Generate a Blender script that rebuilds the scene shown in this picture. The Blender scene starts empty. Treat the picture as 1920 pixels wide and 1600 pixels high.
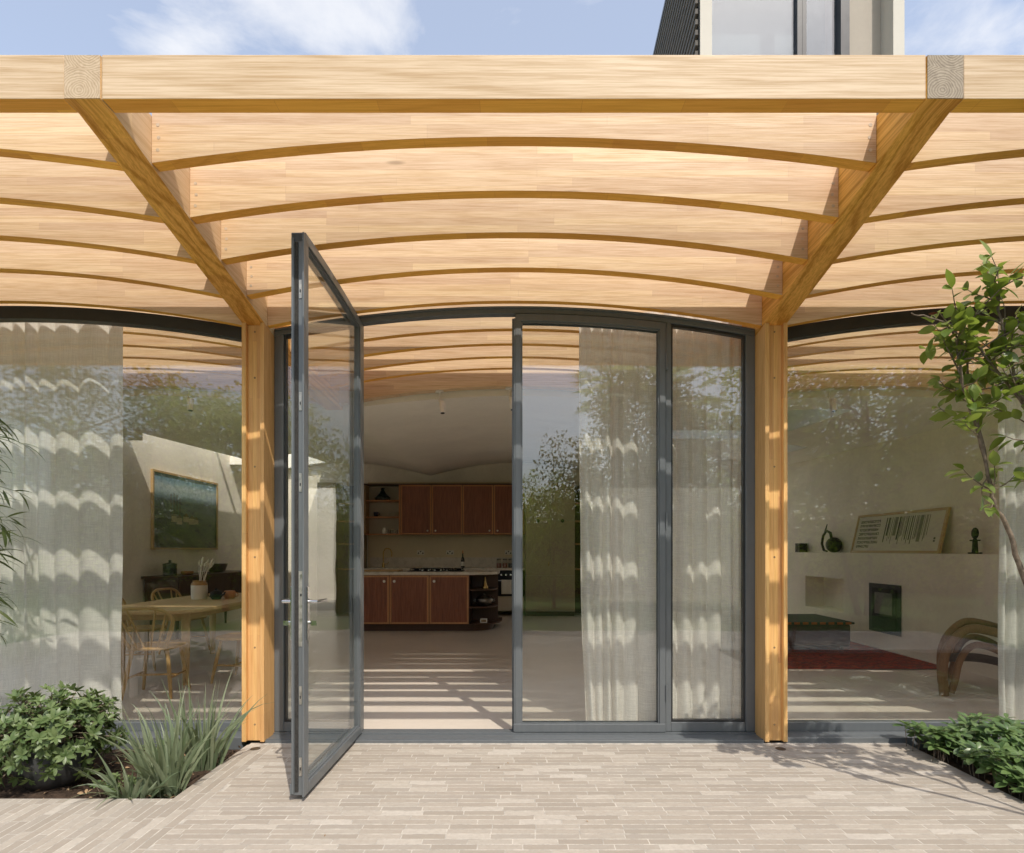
import bpy, bmesh, math, random
from mathutils import Vector, Matrix, Euler
sc = bpy.context.scene
C = sc.collection
R = math.radians
PI = math.pi

# ------------------------------------------------------------------ camera, sky, sun, exposure
cam = bpy.data.objects.new('camera', bpy.data.cameras.new('camera'))
C.objects.link(cam); sc.camera = cam
EYE = 1.3
FPX = 1120.0
cam.location = (0, 0, EYE); cam.rotation_euler = (PI/2, 0, 0)
cam.data.sensor_width = 36; cam.data.lens = 36*FPX/1920
cam.data.shift_x = -7/1920; cam.data.shift_y = 231/1920
cam.data.clip_start = 0.05; cam.data.clip_end = 2000

SUN = Vector((-.31, .684, -1)).normalized()          # the way the sunlight travels
EXPOSURE = 0.82
sun = bpy.data.objects.new('sun', bpy.data.lights.new('sun', 'SUN'))
C.objects.link(sun)
sun.data.energy = 2.1; sun.data.angle = R(.5); sun.data.color = (1, .93, .83)
sun.rotation_euler = SUN.to_track_quat('-Z', 'Y').to_euler()
sun.location = (4, -8, 12)

world = bpy.data.worlds.new('World'); sc.world = world; world.use_nodes = True
def build_world():
    nt = world.node_tree; N = nt.nodes; L = nt.links
    bg = N['Background']; bg.inputs['Strength'].default_value = 0.15
    sky = N.new('ShaderNodeTexSky'); sky.sky_type = 'NISHITA'; sky.sun_disc = False
    sky.sun_elevation = R(53.1); sky.sun_rotation = math.atan2(.31, -.684)
    sky.air_density = 1.0; sky.dust_density = 2.2; sky.ozone_density = 1.0
    tc = N.new('ShaderNodeTexCoord')
    sep = N.new('ShaderNodeSeparateXYZ'); L.new(tc.outputs['Generated'], sep.inputs[0])
    def m(op, a, b=None, clamp=False):
        n = N.new('ShaderNodeMath'); n.operation = op; n.use_clamp = clamp
        for i, v in enumerate((a, b)):
            if v is None: continue
            if isinstance(v, (int, float)): n.inputs[i].default_value = v
            else: L.new(v, n.inputs[i])
        return n.outputs[0]
    zc = m('MAXIMUM', sep.outputs[2], .08)
    u = m('DIVIDE', sep.outputs[0], zc); v = m('DIVIDE', sep.outputs[1], zc)
    comb = N.new('ShaderNodeCombineXYZ'); L.new(u, comb.inputs[0]); L.new(v, comb.inputs[1])
    noi = N.new('ShaderNodeTexNoise'); noi.inputs['Scale'].default_value = 2.6
    noi.inputs['Detail'].default_value = 9; noi.inputs['Roughness'].default_value = .58
    noi.inputs['Distortion'].default_value = .35
    L.new(comb.outputs[0], noi.inputs['Vector'])
    big = N.new('ShaderNodeTexNoise'); big.inputs['Scale'].default_value = .55; big.inputs['Detail'].default_value = 2
    L.new(comb.outputs[0], big.inputs['Vector'])
    acc = None
    # cumulus clumps of the cloud layer (positions in the layer's plane), spread over the whole sky
    for (cx, cy, rx, ry, a) in ((-.34, 1.10, .20, .13, .27), (-.66, 1.17, .12, .08, .17), (.98, 1.18, .20, .12, .25),
                                (1.6, .5, .4, .3, .25), (-1.5, .3, .5, .3, .25), (.2, -1.6, .5, .4, .22), (-1.2, -1.4, .5, .4, .25), (2.2, -1.2, .6, .5, .25)):
        dx = m('DIVIDE', m('SUBTRACT', u, cx), rx); dy = m('DIVIDE', m('SUBTRACT', v, cy), ry)
        d2 = m('ADD', m('MULTIPLY', dx, dx), m('MULTIPLY', dy, dy))
        g = m('MULTIPLY', m('POWER', 2.718, m('MULTIPLY', d2, -1)), a)
        acc = g if acc is None else m('ADD', acc, g)
    s = m('ADD', m('ADD', noi.outputs[0], acc), m('MULTIPLY', m('SUBTRACT', big.outputs[0], .5), .35))
    mr = N.new('ShaderNodeMapRange'); mr.interpolation_type = 'SMOOTHSTEP'
    mr.inputs['From Min'].default_value = .42; mr.inputs['From Max'].default_value = .84
    L.new(s, mr.inputs['Value'])
    hz = m('MULTIPLY', sep.outputs[2], 4, True)
    f = m('MAXIMUM', m('MULTIPLY', m('MULTIPLY', mr.outputs[0], hz), .82), .27)      # thin high veil everywhere
    mix = N.new('ShaderNodeMix'); mix.data_type = 'RGBA'
    L.new(f, mix.inputs['Factor']); L.new(sky.outputs[0], mix.inputs[6])
    mix.inputs[7].default_value = (4.0, 4.0, 4.05, 1)
    L.new(mix.outputs[2], bg.inputs['Color'])
build_world()
sc.view_settings.view_transform = 'Standard'; sc.view_settings.look = 'None'
sc.view_settings.exposure = EXPOSURE; sc.view_settings.gamma = 1; sc.view_settings.use_curve_mapping = False
cy = sc.cycles
cy.use_denoising = True; cy.max_bounces = 18; cy.diffuse_bounces = 11; cy.glossy_bounces = 5
cy.transparent_max_bounces = 24; cy.transmission_bounces = 6; cy.caustics_reflective = False; cy.caustics_refractive = False
cy.sample_clamp_indirect = 6

# ------------------------------------------------------------------ helpers
BASE = {}
def W(px, py, D):
    """the point at depth D that the photograph shows at pixel (px, py)"""
    return Vector(((px-967)/FPX*D, D, EYE-(py-1031)/FPX*D))

class MB:
    def __init__(s): s.v = []; s.f = []; s.m = []; s.mi = 0
    def add(s, vs, fs):
        o = len(s.v); s.v += [Vector(p) for p in vs]
        for f in fs: s.f.append(tuple(i+o for i in f)); s.m.append(s.mi)
        return s
    def hexa(s, p):   # 4 bottom (ccw from above), 4 top
        return s.add(p, [(3,2,1,0),(4,5,6,7),(0,1,5,4),(1,2,6,5),(2,3,7,6),(3,0,4,7)])
    def box(s, x0, x1, y0, y1, z0, z1):
        return s.hexa([(x0,y0,z0),(x1,y0,z0),(x1,y1,z0),(x0,y1,z0),(x0,y0,z1),(x1,y0,z1),(x1,y1,z1),(x0,y1,z1)])
    def arch(s, x0, x1, y0, y1, top, bot, n=24):
        vs = []
        for i in range(n+1):
            x = x0+(x1-x0)*i/n; zt = top(x); zb = bot(x)
            vs += [(x,y0,zb),(x,y1,zb),(x,y1,zt),(x,y0,zt)]
        fs = [(3,2,1,0),(4*n,4*n+1,4*n+2,4*n+3)]
        for i in range(n):
            a = 4*i
            for j in range(4): fs.append((a+j, a+(j+1)%4, a+4+(j+1)%4, a+4+j))
        return s.add(vs, fs)
    def prism(s, pts, axis, a0, a1):   # polygon in the two other axes, extruded along axis
        def P(u, v, w): return {'x':(w,u,v),'y':(u,w,v),'z':(u,v,w)}[axis]
        n = len(pts); vs = [P(u,v,a0) for u,v in pts]+[P(u,v,a1) for u,v in pts]
        fs = [tuple(range(n-1,-1,-1)), tuple(range(n,2*n))]
        fs += [(i,(i+1)%n,n+(i+1)%n,n+i) for i in range(n)]
        return s.add(vs, fs)
    def tube(s, pts, r, n=8, flat=None):
        pts = [Vector(p) for p in pts]; k = len(pts)
        rs = r if isinstance(r, (list,tuple)) else [r]*k
        up = None; vs = []
        for i, p in enumerate(pts):
            t = (pts[min(i+1,k-1)]-pts[max(i-1,0)])
            if t.length < 1e-9: t = Vector((0,0,1))
            t.normalize()
            if up is None:
                up = Vector((0,0,1)) if abs(t.z) < .9 else Vector((1,0,0))
            a = (up-t*up.dot(t)); a.normalize(); b = t.cross(a); up = a
            for j in range(n):
                q = 2*PI*j/n
                vs.append(p+(a*math.cos(q)+b*math.sin(q)*(flat or 1))*rs[i])
        fs = [tuple(range(n-1,-1,-1)), tuple(range((k-1)*n, k*n))]
        for i in range(k-1):
            for j in range(n): fs.append((i*n+j, i*n+(j+1)%n, (i+1)*n+(j+1)%n, (i+1)*n+j))
        return s.add(vs, fs)
    def lathe(s, prof, c=(0,0,0), n=20):
        c = Vector(c); vs = []; k = len(prof)
        for r, z in prof:
            for j in range(n):
                q = 2*PI*j/n; vs.append(c+Vector((r*math.cos(q), r*math.sin(q), z)))
        fs = [tuple(range(n-1,-1,-1)), tuple(range((k-1)*n, k*n))]
        for i in range(k-1):
            for j in range(n): fs.append((i*n+j, i*n+(j+1)%n, (i+1)*n+(j+1)%n, (i+1)*n+j))
        return s.add(vs, fs)
    def grid(s, fn, nu, nv):
        vs = [fn(i/nu, j/nv) for j in range(nv+1) for i in range(nu+1)]
        fs = [(j*(nu+1)+i, j*(nu+1)+i+1, (j+1)*(nu+1)+i+1, (j+1)*(nu+1)+i) for j in range(nv) for i in range(nu)]
        return s.add(vs, fs)
    def ball(s, c, rx, ry, rz, n=14, k=8):
        c = Vector(c)
        def fn(u, v):
            a = 2*PI*u; b = -PI/2+PI*v
            return c+Vector((rx*math.cos(a)*math.cos(b), ry*math.sin(a)*math.cos(b), rz*math.sin(b)))
        return s.grid(fn, n, k)
    def xf(s, M):
        s.v = [M @ p for p in s.v]; return s
    def mesh(s, name, mats, off=None, smooth=None):
        me = bpy.data.meshes.new(name)
        off = off or Vector((0,0,0))
        me.from_pydata([p-off for p in s.v], [], s.f)
        for m in (mats if isinstance(mats, (list,tuple)) else [mats]): me.materials.append(m)
        if any(s.m): me.polygons.foreach_set('material_index', s.m)
        if smooth is not None:
            me.shade_smooth()
            if smooth < 180: me.set_sharp_from_angle(angle=R(smooth))
        me.update(); return me
    def build(s, name, mats, parent=None, smooth=None, bevel=0, loc=None):
        off = BASE[parent.name] if parent else (Vector(loc) if loc else Vector((0,0,0)))
        me = s.mesh(name, mats, off, smooth)
        o = bpy.data.objects.new(name, me); C.objects.link(o)
        if parent: o.parent = parent
        else: o.location = off
        BASE[o.name] = off
        if bevel:
            b = o.modifiers.new('bevel', 'BEVEL'); b.width = bevel; b.segments = 2; b.limit_method = 'ANGLE'; b.angle_limit = R(40)
        return o

def smooth_curve(pts, n=5):
    p = [Vector(q) for q in pts]; out = []; k = len(p)
    for i in range(k-1):
        p0, p1, p2, p3 = p[max(i-1,0)], p[i], p[i+1], p[min(i+2,k-1)]
        for j in range(n):
            t = j/n
            out.append(.5*((2*p1)+(p2-p0)*t+(2*p0-5*p1+4*p2-p3)*t*t+(3*p1-p0-3*p2+p3)*t*t*t))
    out.append(p[-1]); return out
def tag(o, label=None, cat=None, group=None, kind=None):
    if label: o['label'] = label
    if cat: o['category'] = cat
    if group: o['group'] = group
    if kind: o['kind'] = kind
    return o
def thing(name, label, cat, loc=(0,0,0), group=None, rz=0):
    o = bpy.data.objects.new(name, None); C.objects.link(o)
    o.location = loc; o.rotation_euler = (0,0,rz); o.empty_display_size = .1
    BASE[o.name] = Vector(loc)
    return tag(o, label, cat, group)
def struct(name, mb, mat, label=None, cat=None, smooth=None, parent=None):
    o = mb.build(name, mat, parent, smooth)
    return tag(o, label, cat, None, 'structure')
def copy_tree(o, parent=None):
    c = o.copy(); C.objects.link(c); BASE[c.name] = BASE[o.name]
    if parent: c.parent = parent
    for ch in list(o.children): copy_tree(ch, c)
    return c
def inview(p, margin=0):
    if p.y < .4: return False
    x = 967+p.x*FPX/p.y; y = 1031-(p.z-EYE)*FPX/p.y
    return -margin < x < 1920+margin and -margin < y < 1600+margin

# ------------------------------------------------------------------ materials
class NT:
    def __init__(s, name):
        s.mat = bpy.data.materials.new(name); s.mat.use_nodes = True
        s.nt = s.mat.node_tree; s.N = s.nt.nodes; s.L = s.nt.links
        s.b = s.N['Principled BSDF']; s.out = s.N['Material Output']
    def n(s, t, **kw):
        o = s.N.new('ShaderNode'+t)
        for k, v in kw.items():
            if k in o.inputs: s.put(o.inputs[k], v)
            else: setattr(o, k, v)
        return o
    def put(s, inp, v):
        if isinstance(v, bpy.types.NodeSocket): s.L.new(v, inp)
        else: inp.default_value = v
    def math(s, op, a, b=0.0, clamp=False):
        o = s.N.new('ShaderNodeMath'); o.operation = op; o.use_clamp = clamp
        s.put(o.inputs[0], a); s.put(o.inputs[1], b); return o.outputs[0]
    def mix(s, f, a, b, blend='MIX'):
        o = s.N.new('ShaderNodeMix'); o.data_type = 'RGBA'; o.blend_type = blend
        for i, v in ((0, f), (6, a), (7, b)):
            if isinstance(v, tuple) and len(v) == 3: v = v+(1,)
            s.put(o.inputs[i], v)
        return o.outputs[2]
    def ramp(s, f, lo, hi, a=0.0, b=1.0):
        o = s.N.new('ShaderNodeMapRange'); o.interpolation_type = 'SMOOTHSTEP'
        s.put(o.inputs['Value'], f); s.put(o.inputs['From Min'], lo); s.put(o.inputs['From Max'], hi)
        s.put(o.inputs['To Min'], a); s.put(o.inputs['To Max'], b); return o.outputs[0]
    def coords(s, scale=(1,1,1), rand=0, which='Object', rot=(0,0,0)):
        tc = s.N.new('ShaderNodeTexCoord'); mp = s.N.new('ShaderNodeMapping')
        mp.inputs['Scale'].default_value = scale; mp.inputs['Rotation'].default_value = rot
        s.L.new(tc.outputs[which], mp.inputs['Vector'])
        if rand:
            oi = s.N.new('ShaderNodeObjectInfo'); vm = s.N.new('ShaderNodeVectorMath'); vm.operation = 'SCALE'
            cb = s.N.new('ShaderNodeCombineXYZ')
            for i in range(3): s.L.new(oi.outputs['Random'], cb.inputs[i])
            s.L.new(cb.outputs[0], vm.inputs[0]); vm.inputs['Scale'].default_value = rand
            s.L.new(vm.outputs[0], mp.inputs['Location'])
        return mp.outputs[0]
    def noise(s, vec, scale, detail=4, rough=.55, dist=0):
        o = s.N.new('ShaderNodeTexNoise'); s.put(o.inputs['Vector'], vec)
        o.inputs['Scale'].default_value = scale; o.inputs['Detail'].default_value = detail
        o.inputs['Roughness'].default_value = rough; o.inputs['Distortion'].default_value = dist
        return o.outputs[0]
    def bump(s, h, strength=.3, dist=.01):
        o = s.N.new('ShaderNodeBump'); s.put(o.inputs['Height'], h)
        o.inputs['Strength'].default_value = strength; o.inputs['Distance'].default_value = dist
        s.L.new(o.outputs[0], s.b.inputs['Normal']); return o
    def set(s, col=None, rough=None, metal=None, spec=None, **kw):
        if col is not None: s.put(s.b.inputs['Base Color'], col+(1,) if isinstance(col, tuple) and len(col) == 3 else col)
        if rough is not None: s.put(s.b.inputs['Roughness'], rough)
        if metal is not None: s.put(s.b.inputs['Metallic'], metal)
        if spec is not None: s.put(s.b.inputs['Specular IOR Level'], spec)
        for k, v in kw.items(): s.put(s.b.inputs[k], v)
        return s.mat

def plain(name, col, rough=.5, metal=0, var=.12, scale=8, bump=.08, spec=.5, bdist=.004):
    t = NT(name); c = t.coords(rand=7)
    n = t.noise(c, scale, 5); n2 = t.noise(c, scale*7, 3)
    k = t.ramp(t.math('ADD', t.math('MULTIPLY', n, .7), t.math('MULTIPLY', n2, .3)), .3, .7)
    lo = tuple(x*(1-var) for x in col); hi = tuple(min(1, x*(1+var)) for x in col)
    if bump: t.bump(n2, bump, bdist)
    return t.set(t.mix(k, lo, hi), t.ramp(n, .3, .7, max(.03, rough-.06), min(1, rough+.06)), metal, spec)

def wood(name, axis, light, dark, lam=None, rough=.5, knots=True, var=.5, coarse=1.0, ringy=1.0):
    """softwood: grain stretched along axis, annual rings, a few knots, glued lamellas of slightly different tone"""
    t = NT(name)
    st = {'x':(.35,1,1),'y':(1,.35,1),'z':(1,1,.35)}[axis]
    st2 = {'x':(.06,1,1),'y':(1,.06,1),'z':(1,1,.06)}[axis]
    c = t.coords(st, 13); c2 = t.coords(st2, 17)
    warp = t.noise(c, 2.2*coarse, 3)
    fine = t.noise(t.coords({'x':(.02,1,1),'y':(1,.02,1),'z':(1,1,.02)}[axis], 19), 210*coarse, 4, .7)
    med = t.noise(c2, 36*coarse, 4, .65, .3)
    wave = t.n('TexWave', wave_type='BANDS', bands_direction='DIAGONAL')
    wc = t.coords(st2, 11)
    t.put(wave.inputs['Vector'], wc); wave.inputs['Scale'].default_value = 13*coarse; wave.inputs['Distortion'].default_value = 16
    wave.inputs['Detail'].default_value = 2; wave.inputs['Detail Scale'].default_value = .8
    ring = t.math('POWER', wave.outputs[1], 3.0)
    k = t.math('ADD', t.math('MULTIPLY', t.ramp(fine, .38, .64), .58), t.math('MULTIPLY', t.ramp(med, .36, .72), .30))
    k = t.math('ADD', k, t.math('MULTIPLY', ring, .30*ringy))
    k = t.math('ADD', k, t.math('MULTIPLY', t.math('SUBTRACT', warp, .5), .25))
    col = t.mix(t.math('MULTIPLY', k, var*1.25, True), light, dark)
    if lam:
        ln, ht, plane = lam
        tc = t.n('TexCoord'); sp = t.n('SeparateXYZ'); t.L.new(tc.outputs['Object'], sp.inputs[0])
        cb = t.n('CombineXYZ'); ia, ib = {'xz':(0,2),'yz':(1,2),'yx':(1,0),'zx':(2,0),'xy':(0,1)}[plane]
        oi = t.n('ObjectInfo')
        t.put(cb.inputs[0], t.math('ADD', sp.outputs[ia], t.math('MULTIPLY', oi.outputs['Random'], 9)))
        t.put(cb.inputs[1], t.math('ADD', sp.outputs[ib], t.math('MULTIPLY', oi.outputs['Random'], 3)))
        br = t.n('TexBrick'); br.offset = .37; br.offset_frequency = 3; br.squash = .7; br.squash_frequency = 3
        t.put(br.inputs['Vector'], cb.outputs[0]); br.inputs['Scale'].default_value = 1
        br.inputs['Mortar Size'].default_value = .0013; br.inputs['Mortar Smooth'].default_value = .3; br.inputs['Brick Width'].default_value = ln; br.inputs['Row Height'].default_value = ht
        br.inputs['Color1'].default_value = (0,0,0,1); br.inputs['Color2'].default_value = (1,1,1,1); br.inputs['Mortar'].default_value = (-.9,-.9,-.9,1)
        f = t.math('ADD', t.math('MULTIPLY', t.math('SUBTRACT', br.outputs[0], .5), .20), 1.0)
        hs = t.n('HueSaturation'); t.put(hs.inputs['Color'], col); t.put(hs.inputs['Value'], f)
        t.put(hs.inputs['Hue'], t.math('ADD', t.math('MULTIPLY', t.math('SUBTRACT', br.outputs[0], .5), .012), .5))
        col = hs.outputs[0]
    oi = t.n('ObjectInfo'); hs = t.n('HueSaturation'); t.put(hs.inputs['Color'], col)
    t.put(hs.inputs['Value'], t.math('ADD', t.math('MULTIPLY', oi.outputs['Random'], .14), .93)); col = hs.outputs[0]
    if knots:
        vc = t.coords({'x':(1.1,5,5),'y':(5,1.1,5),'z':(5,5,1.1)}[axis], 5)
        vo = t.n('TexVoronoi'); t.put(vo.inputs['Vector'], vc); vo.inputs['Scale'].default_value = 1.0
        vs = t.n('SeparateColor'); t.L.new(vo.outputs['Color'], vs.inputs[0])
        rad = t.math('MULTIPLY', t.math('SUBTRACT', vs.outputs[0], .70), .16)
        kn = t.ramp(t.math('SUBTRACT', t.math('ADD', vo.outputs['Distance'], t.math('MULTIPLY', fine, .04)), rad), .0, .05, 1, 0)
        col = t.mix(t.math('MULTIPLY', kn, .55), col, tuple(x*.42 for x in dark))
    t.bump(t.math('ADD', fine, t.math('MULTIPLY', ring, .5)), .18, .002)
    return t.set(col, t.ramp(fine, .3, .7, rough-.04, rough+.12), 0, .25)

# bleaching, with light and shade put into the colour: lit faces paler, undersides oranger
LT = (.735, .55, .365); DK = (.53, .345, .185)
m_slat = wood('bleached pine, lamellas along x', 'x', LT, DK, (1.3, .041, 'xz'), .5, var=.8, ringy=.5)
m_fascia = wood('pale lit pine board', 'x', (.70,.54,.375), (.49,.335,.19), None, .5, var=.8, coarse=.7, ringy=1.1)
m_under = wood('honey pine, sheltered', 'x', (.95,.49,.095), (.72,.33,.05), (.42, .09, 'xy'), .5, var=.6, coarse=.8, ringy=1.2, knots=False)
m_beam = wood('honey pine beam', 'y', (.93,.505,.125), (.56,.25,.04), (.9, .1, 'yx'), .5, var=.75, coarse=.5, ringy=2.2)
m_beam_side = wood('pale lit pine beam side', 'y', (.76,.56,.34), (.55,.36,.17), (1.2, .042, 'yx'), .5, var=.6, coarse=.8)
m_col = wood('honey pine post', 'z', (.83,.515,.22), (.60,.315,.10), (1.6, .03, 'zx'), .5, var=.6)
def endgrain():
    t = NT('weathered end grain')
    c = t.coords((1,1,1), 0); n = t.noise(c, 6, 3)
    sp = t.n('SeparateXYZ'); t.put(sp.inputs[0], c)
    def ringfield(ox, oz):
        dx = t.math('ADD', sp.outputs[0], ox); dz = t.math('ADD', sp.outputs[2], oz)
        d = t.math('SQRT', t.math('ADD', t.math('MULTIPLY', dx, dx), t.math('MULTIPLY', dz, dz)))
        return t.math('ADD', d, t.math('MULTIPLY', n, .075))
    d = t.math('MINIMUM', ringfield(.012, -.035), ringfield(-.03, -.20))
    k = t.math('SINE', t.math('MULTIPLY', d, 620))
    k = t.ramp(k, -.6, .9)
    oi = t.n('ObjectInfo')
    cr = t.noise(t.coords((1,1,1), 5), 26, 5, .7, 1.5); k = t.math('ADD', t.math('MULTIPLY', k, .6), t.math('MULTIPLY', t.ramp(cr, .35, .7), .5))
    g = t.mix(k, (.42,.35,.27), (.24,.195,.15)); g2 = t.mix(k, (.60,.47,.33), (.43,.315,.205))
    t.bump(k, .3, .002)
    sp2 = t.n('SeparateXYZ'); t.put(sp2.inputs[0], oi.outputs['Location'])
    f = t.ramp(sp2.outputs[0], -1, 1)
    return t.set(t.mix(f, g2, g), .75, 0, .2)
m_end = endgrain()
m_plug = plain('worn timber plug', (.52,.42,.31), .6, .0, .25, 40)
m_gap = plain('dark joint', (.05,.035,.02), .9)

def metal_paint():
    t = NT('grey powder coated steel'); c = t.coords(rand=5)
    n = t.noise(c, 9, 5); n2 = t.noise(c, 160, 2)
    smear = t.noise(t.coords((6,6,1), 3), 5, 4)
    col = t.mix(t.ramp(smear, .35, .75), (.118,.130,.138), (.132,.144,.152))
    t.bump(n2, .06, .001)
    return t.set(col, t.ramp(n, .3, .7, .32, .44), .0, .7)
m_frame = metal_paint()
m_frame_dark = plain('dark bronze frame', (.030,.031,.033), .38, 0, .15, 6)
m_silver = plain('brushed steel', (.55,.54,.52), .32, 1, .12, 20)
m_galv = plain('worn zinc plate', (.46,.44,.40), .45, .8, .3, 30)
m_rubber = plain('black brush seal', (.035,.033,.03), .9, 0, .5, 90, .5)
m_chrome = plain('satin chrome', (.62,.62,.63), .22, 1, .05, 20, 0)

def glass(name, r0=.08, tint=(.965,.975,.96), wob=.10, rscale=1.0):
    t = NT(name); N = t.N; L = t.L
    lw = t.n('LayerWeight'); lw.inputs['Blend'].default_value = .5
    f5 = t.math('POWER', lw.outputs['Facing'], 5.0)
    F = t.math('ADD', t.math('MULTIPLY', f5, 1-r0), r0)
    tr = t.n('BsdfTransparent'); tr.inputs[0].default_value = tint+(1,)
    gl = t.n('BsdfGlossy'); gl.inputs['Roughness'].default_value = .004; gl.inputs['Color'].default_value = (.96,.98,1,1)
    c = t.coords((.55,1,1.3), 3); n = t.noise(c, 1.6*rscale, 2, .5, .4)
    bp = t.n('Bump'); bp.inputs['Strength'].default_value = wob; bp.inputs['Distance'].default_value = .010
    L.new(n, bp.inputs['Height']); L.new(bp.outputs[0], gl.inputs['Normal'])
    mx = t.n('MixShader'); L.new(F, mx.inputs[0]); L.new(tr.outputs[0], mx.inputs[1]); L.new(gl.outputs[0], mx.inputs[2])
    L.new(mx.outputs[0], t.out.inputs[0]); N.remove(t.b); t.b = None
    return t.mat
m_glass = glass('window glass')
m_roofglass = glass('roof glass', .025, (.98,.985,.98), .02)
m_jar_glass = glass('jar glass', .05, (.9,.9,.88), 0)
m_upper_glass = glass('upper storey glass', .12, (.80,.84,.86), .12)

def plaster(name, col, rough=.85, var=.05, scale=1.3):
    t = NT(name); c = t.coords(); n = t.noise(c, scale, 6, .6, .5); n2 = t.noise(c, 22, 4)
    k = t.ramp(t.math('ADD', t.math('MULTIPLY', n, .75), t.math('MULTIPLY', n2, .25)), .3, .7)
    t.bump(t.math('ADD', n, t.math('MULTIPLY', n2, .3)), .12, .01)
    return t.set(t.mix(k, tuple(x*(1-var) for x in col), tuple(min(1,x*(1+var)) for x in col)), rough, 0, .25)
m_ceil = plaster('ceiling plaster', (.88,.845,.765))
m_wall = plaster('clay plaster', (.82,.76,.65), .9, .09)
m_wall_back = plaster('olive backsplash paint', (.68,.58,.40), .7, .04)
m_floor = plaster('polished concrete floor', (.64,.57,.485), .28, .08, .9)

def brick_mat():
    t = NT('pale clay paver')
    g = t.n('NewGeometry'); oi = t.n('ObjectInfo')
    r = t.math('FRACT', t.math('ADD', g.outputs['Random Per Island'], t.math('MULTIPLY', oi.outputs['Random'], 3.7)))
    wc = t.n('NewGeometry').outputs['Position']
    n = t.noise(wc, 38, 5, .65); n2 = t.noise(wc, 160, 3, .6); n3 = t.noise(wc, 1.1, 4, .6)
    ra = t.n('ValToRGB'); t.put(ra.inputs[0], r); e = ra.color_ramp.elements
    e[0].position = 0; e[0].color = (.330,.293,.243,1); e[1].position = 1; e[1].color = (.52,.48,.42,1)
    for p, c in ((.25,(.365,.322,.266,1)), (.5,(.43,.385,.325,1)), (.72,(.35,.315,.267,1)), (.9,(.475,.43,.365,1))):
        q = e.new(p); q.color = c
    col = t.mix(t.ramp(n, .35, .75, 0, .35), ra.outputs[0], (.30,.25,.20))
    col = t.mix(t.ramp(n2, .55, .8, 0, .25), col, (.6,.55,.48))
    col = t.mix(t.ramp(n3, .35, .7, 0, .28), col, (.34,.29,.24))
    spots = t.noise(wc, 300, 2); col = t.mix(t.ramp(spots, .70, .76, 0, .5), col, (.14,.11,.09))
    t.bump(t.math('ADD', n, t.math('MULTIPLY', n2, .6)), .35, .003)
    return t.set(col, .85, 0, .25)
m_brick = brick_mat()
m_joint = plain('sand joint', (.455,.42,.365), .95, 0, .35, 14, .4)
m_soil = plain('garden soil', (.075,.050,.034), .95, 0, .6, 30, .8, .2, .02)
m_lawn = plain('lawn turf', (.10,.175,.035), .9, 0, .5, 12, .6, .2, .03)

def leaf_mat(name, a, b, under=None, rough=.35, trans=.25, spec=.5):
    t = NT(name); g = t.n('NewGeometry'); oi = t.n('ObjectInfo')
    r = t.math('FRACT', t.math('ADD', g.outputs['Random Per Island'], t.math('MULTIPLY', oi.outputs['Random'], 5.3)))
    n = t.noise(g.outputs['Position'], 60, 3)
    k = t.math('ADD', t.math('MULTIPLY', r, .8), t.math('MULTIPLY', n, .2))
    col = t.mix(k, a, b)
    t.set(col, rough, 0, spec)
    tl = t.n('BsdfTranslucent'); t.put(tl.inputs[0], t.mix(.5, col, (b[0]*1.6, b[1]*1.7, b[2]*.7)))
    mx = t.n('MixShader'); mx.inputs[0].default_value = trans
    t.L.new(t.b.outputs[0], mx.inputs[1]); t.L.new(tl.outputs[0], mx.inputs[2]); t.L.new(mx.outputs[0], t.out.inputs[0])
    return t.mat
m_camellia = leaf_mat('camellia leaf', (.075,.13,.02), (.25,.31,.07), None, .4, .36)
m_pitto = leaf_mat('shrub leaf', (.065,.115,.036), (.19,.25,.10), None, .42, .25)
m_blade = leaf_mat('grass blade', (.10,.145,.075), (.26,.30,.19), None, .45, .2)
m_pachy = leaf_mat('ground cover leaf', (.050,.105,.032), (.15,.225,.075), None, .36, .2)
m_bamboo = leaf_mat('bamboo leaf', (.05,.085,.02), (.12,.15,.05), None, .45, .3)
m_treeleaf = leaf_mat('garden tree leaf', (.15,.22,.04), (.36,.42,.10), None, .45, .6)
m_treedark = leaf_mat('dark tree leaf', (.05,.085,.02), (.14,.18,.045), None, .5, .45)
m_bark = plain('grey brown bark', (.20,.155,.115), .9, 0, .45, 40, .7, .2, .006)
m_bark_dark = plain('dark bark', (.10,.08,.06), .9, 0, .4, 20, .7, .2, .02)
m_dry = plain('dried leaf', (.30,.20,.11), .9, 0, .4, 20)
m_black_pot = plain('dark glazed pot', (.030,.031,.032), .5, 0, .5, 9, .25)

def curtain_mat(name, col, tr=.16):
    t = NT(name); c = t.coords(); 
    wv = t.noise(t.coords((1,1,.02)), 420, 2); wh = t.noise(t.coords((.03,.03,1)), 380, 2)
    k = t.ramp(t.math('ADD', t.math('MULTIPLY', wv, .5), t.math('MULTIPLY', wh, .5)), .38, .62)
    col2 = t.mix(k, tuple(x*.86 for x in col), col)
    t.set(col2, .95, 0, .05)
    tl = t.n('BsdfTranslucent'); t.put(tl.inputs[0], col2)
    tp = t.n('BsdfTransparent')
    m1 = t.n('MixShader'); m1.inputs[0].default_value = .30
    t.L.new(t.b.outputs[0], m1.inputs[1]); t.L.new(tl.outputs[0], m1.inputs[2])
    m2 = t.n('MixShader'); t.put(m2.inputs[0], t.math('ADD', t.math('MULTIPLY', k, -.08), tr+.05))
    t.L.new(m1.outputs[0], m2.inputs[1]); t.L.new(tp.outputs[0], m2.inputs[2]); t.L.new(m2.outputs[0], t.out.inputs[0])
    return t.mat
m_curtain = curtain_mat('natural linen sheer', (.92,.89,.84), .06)

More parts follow.
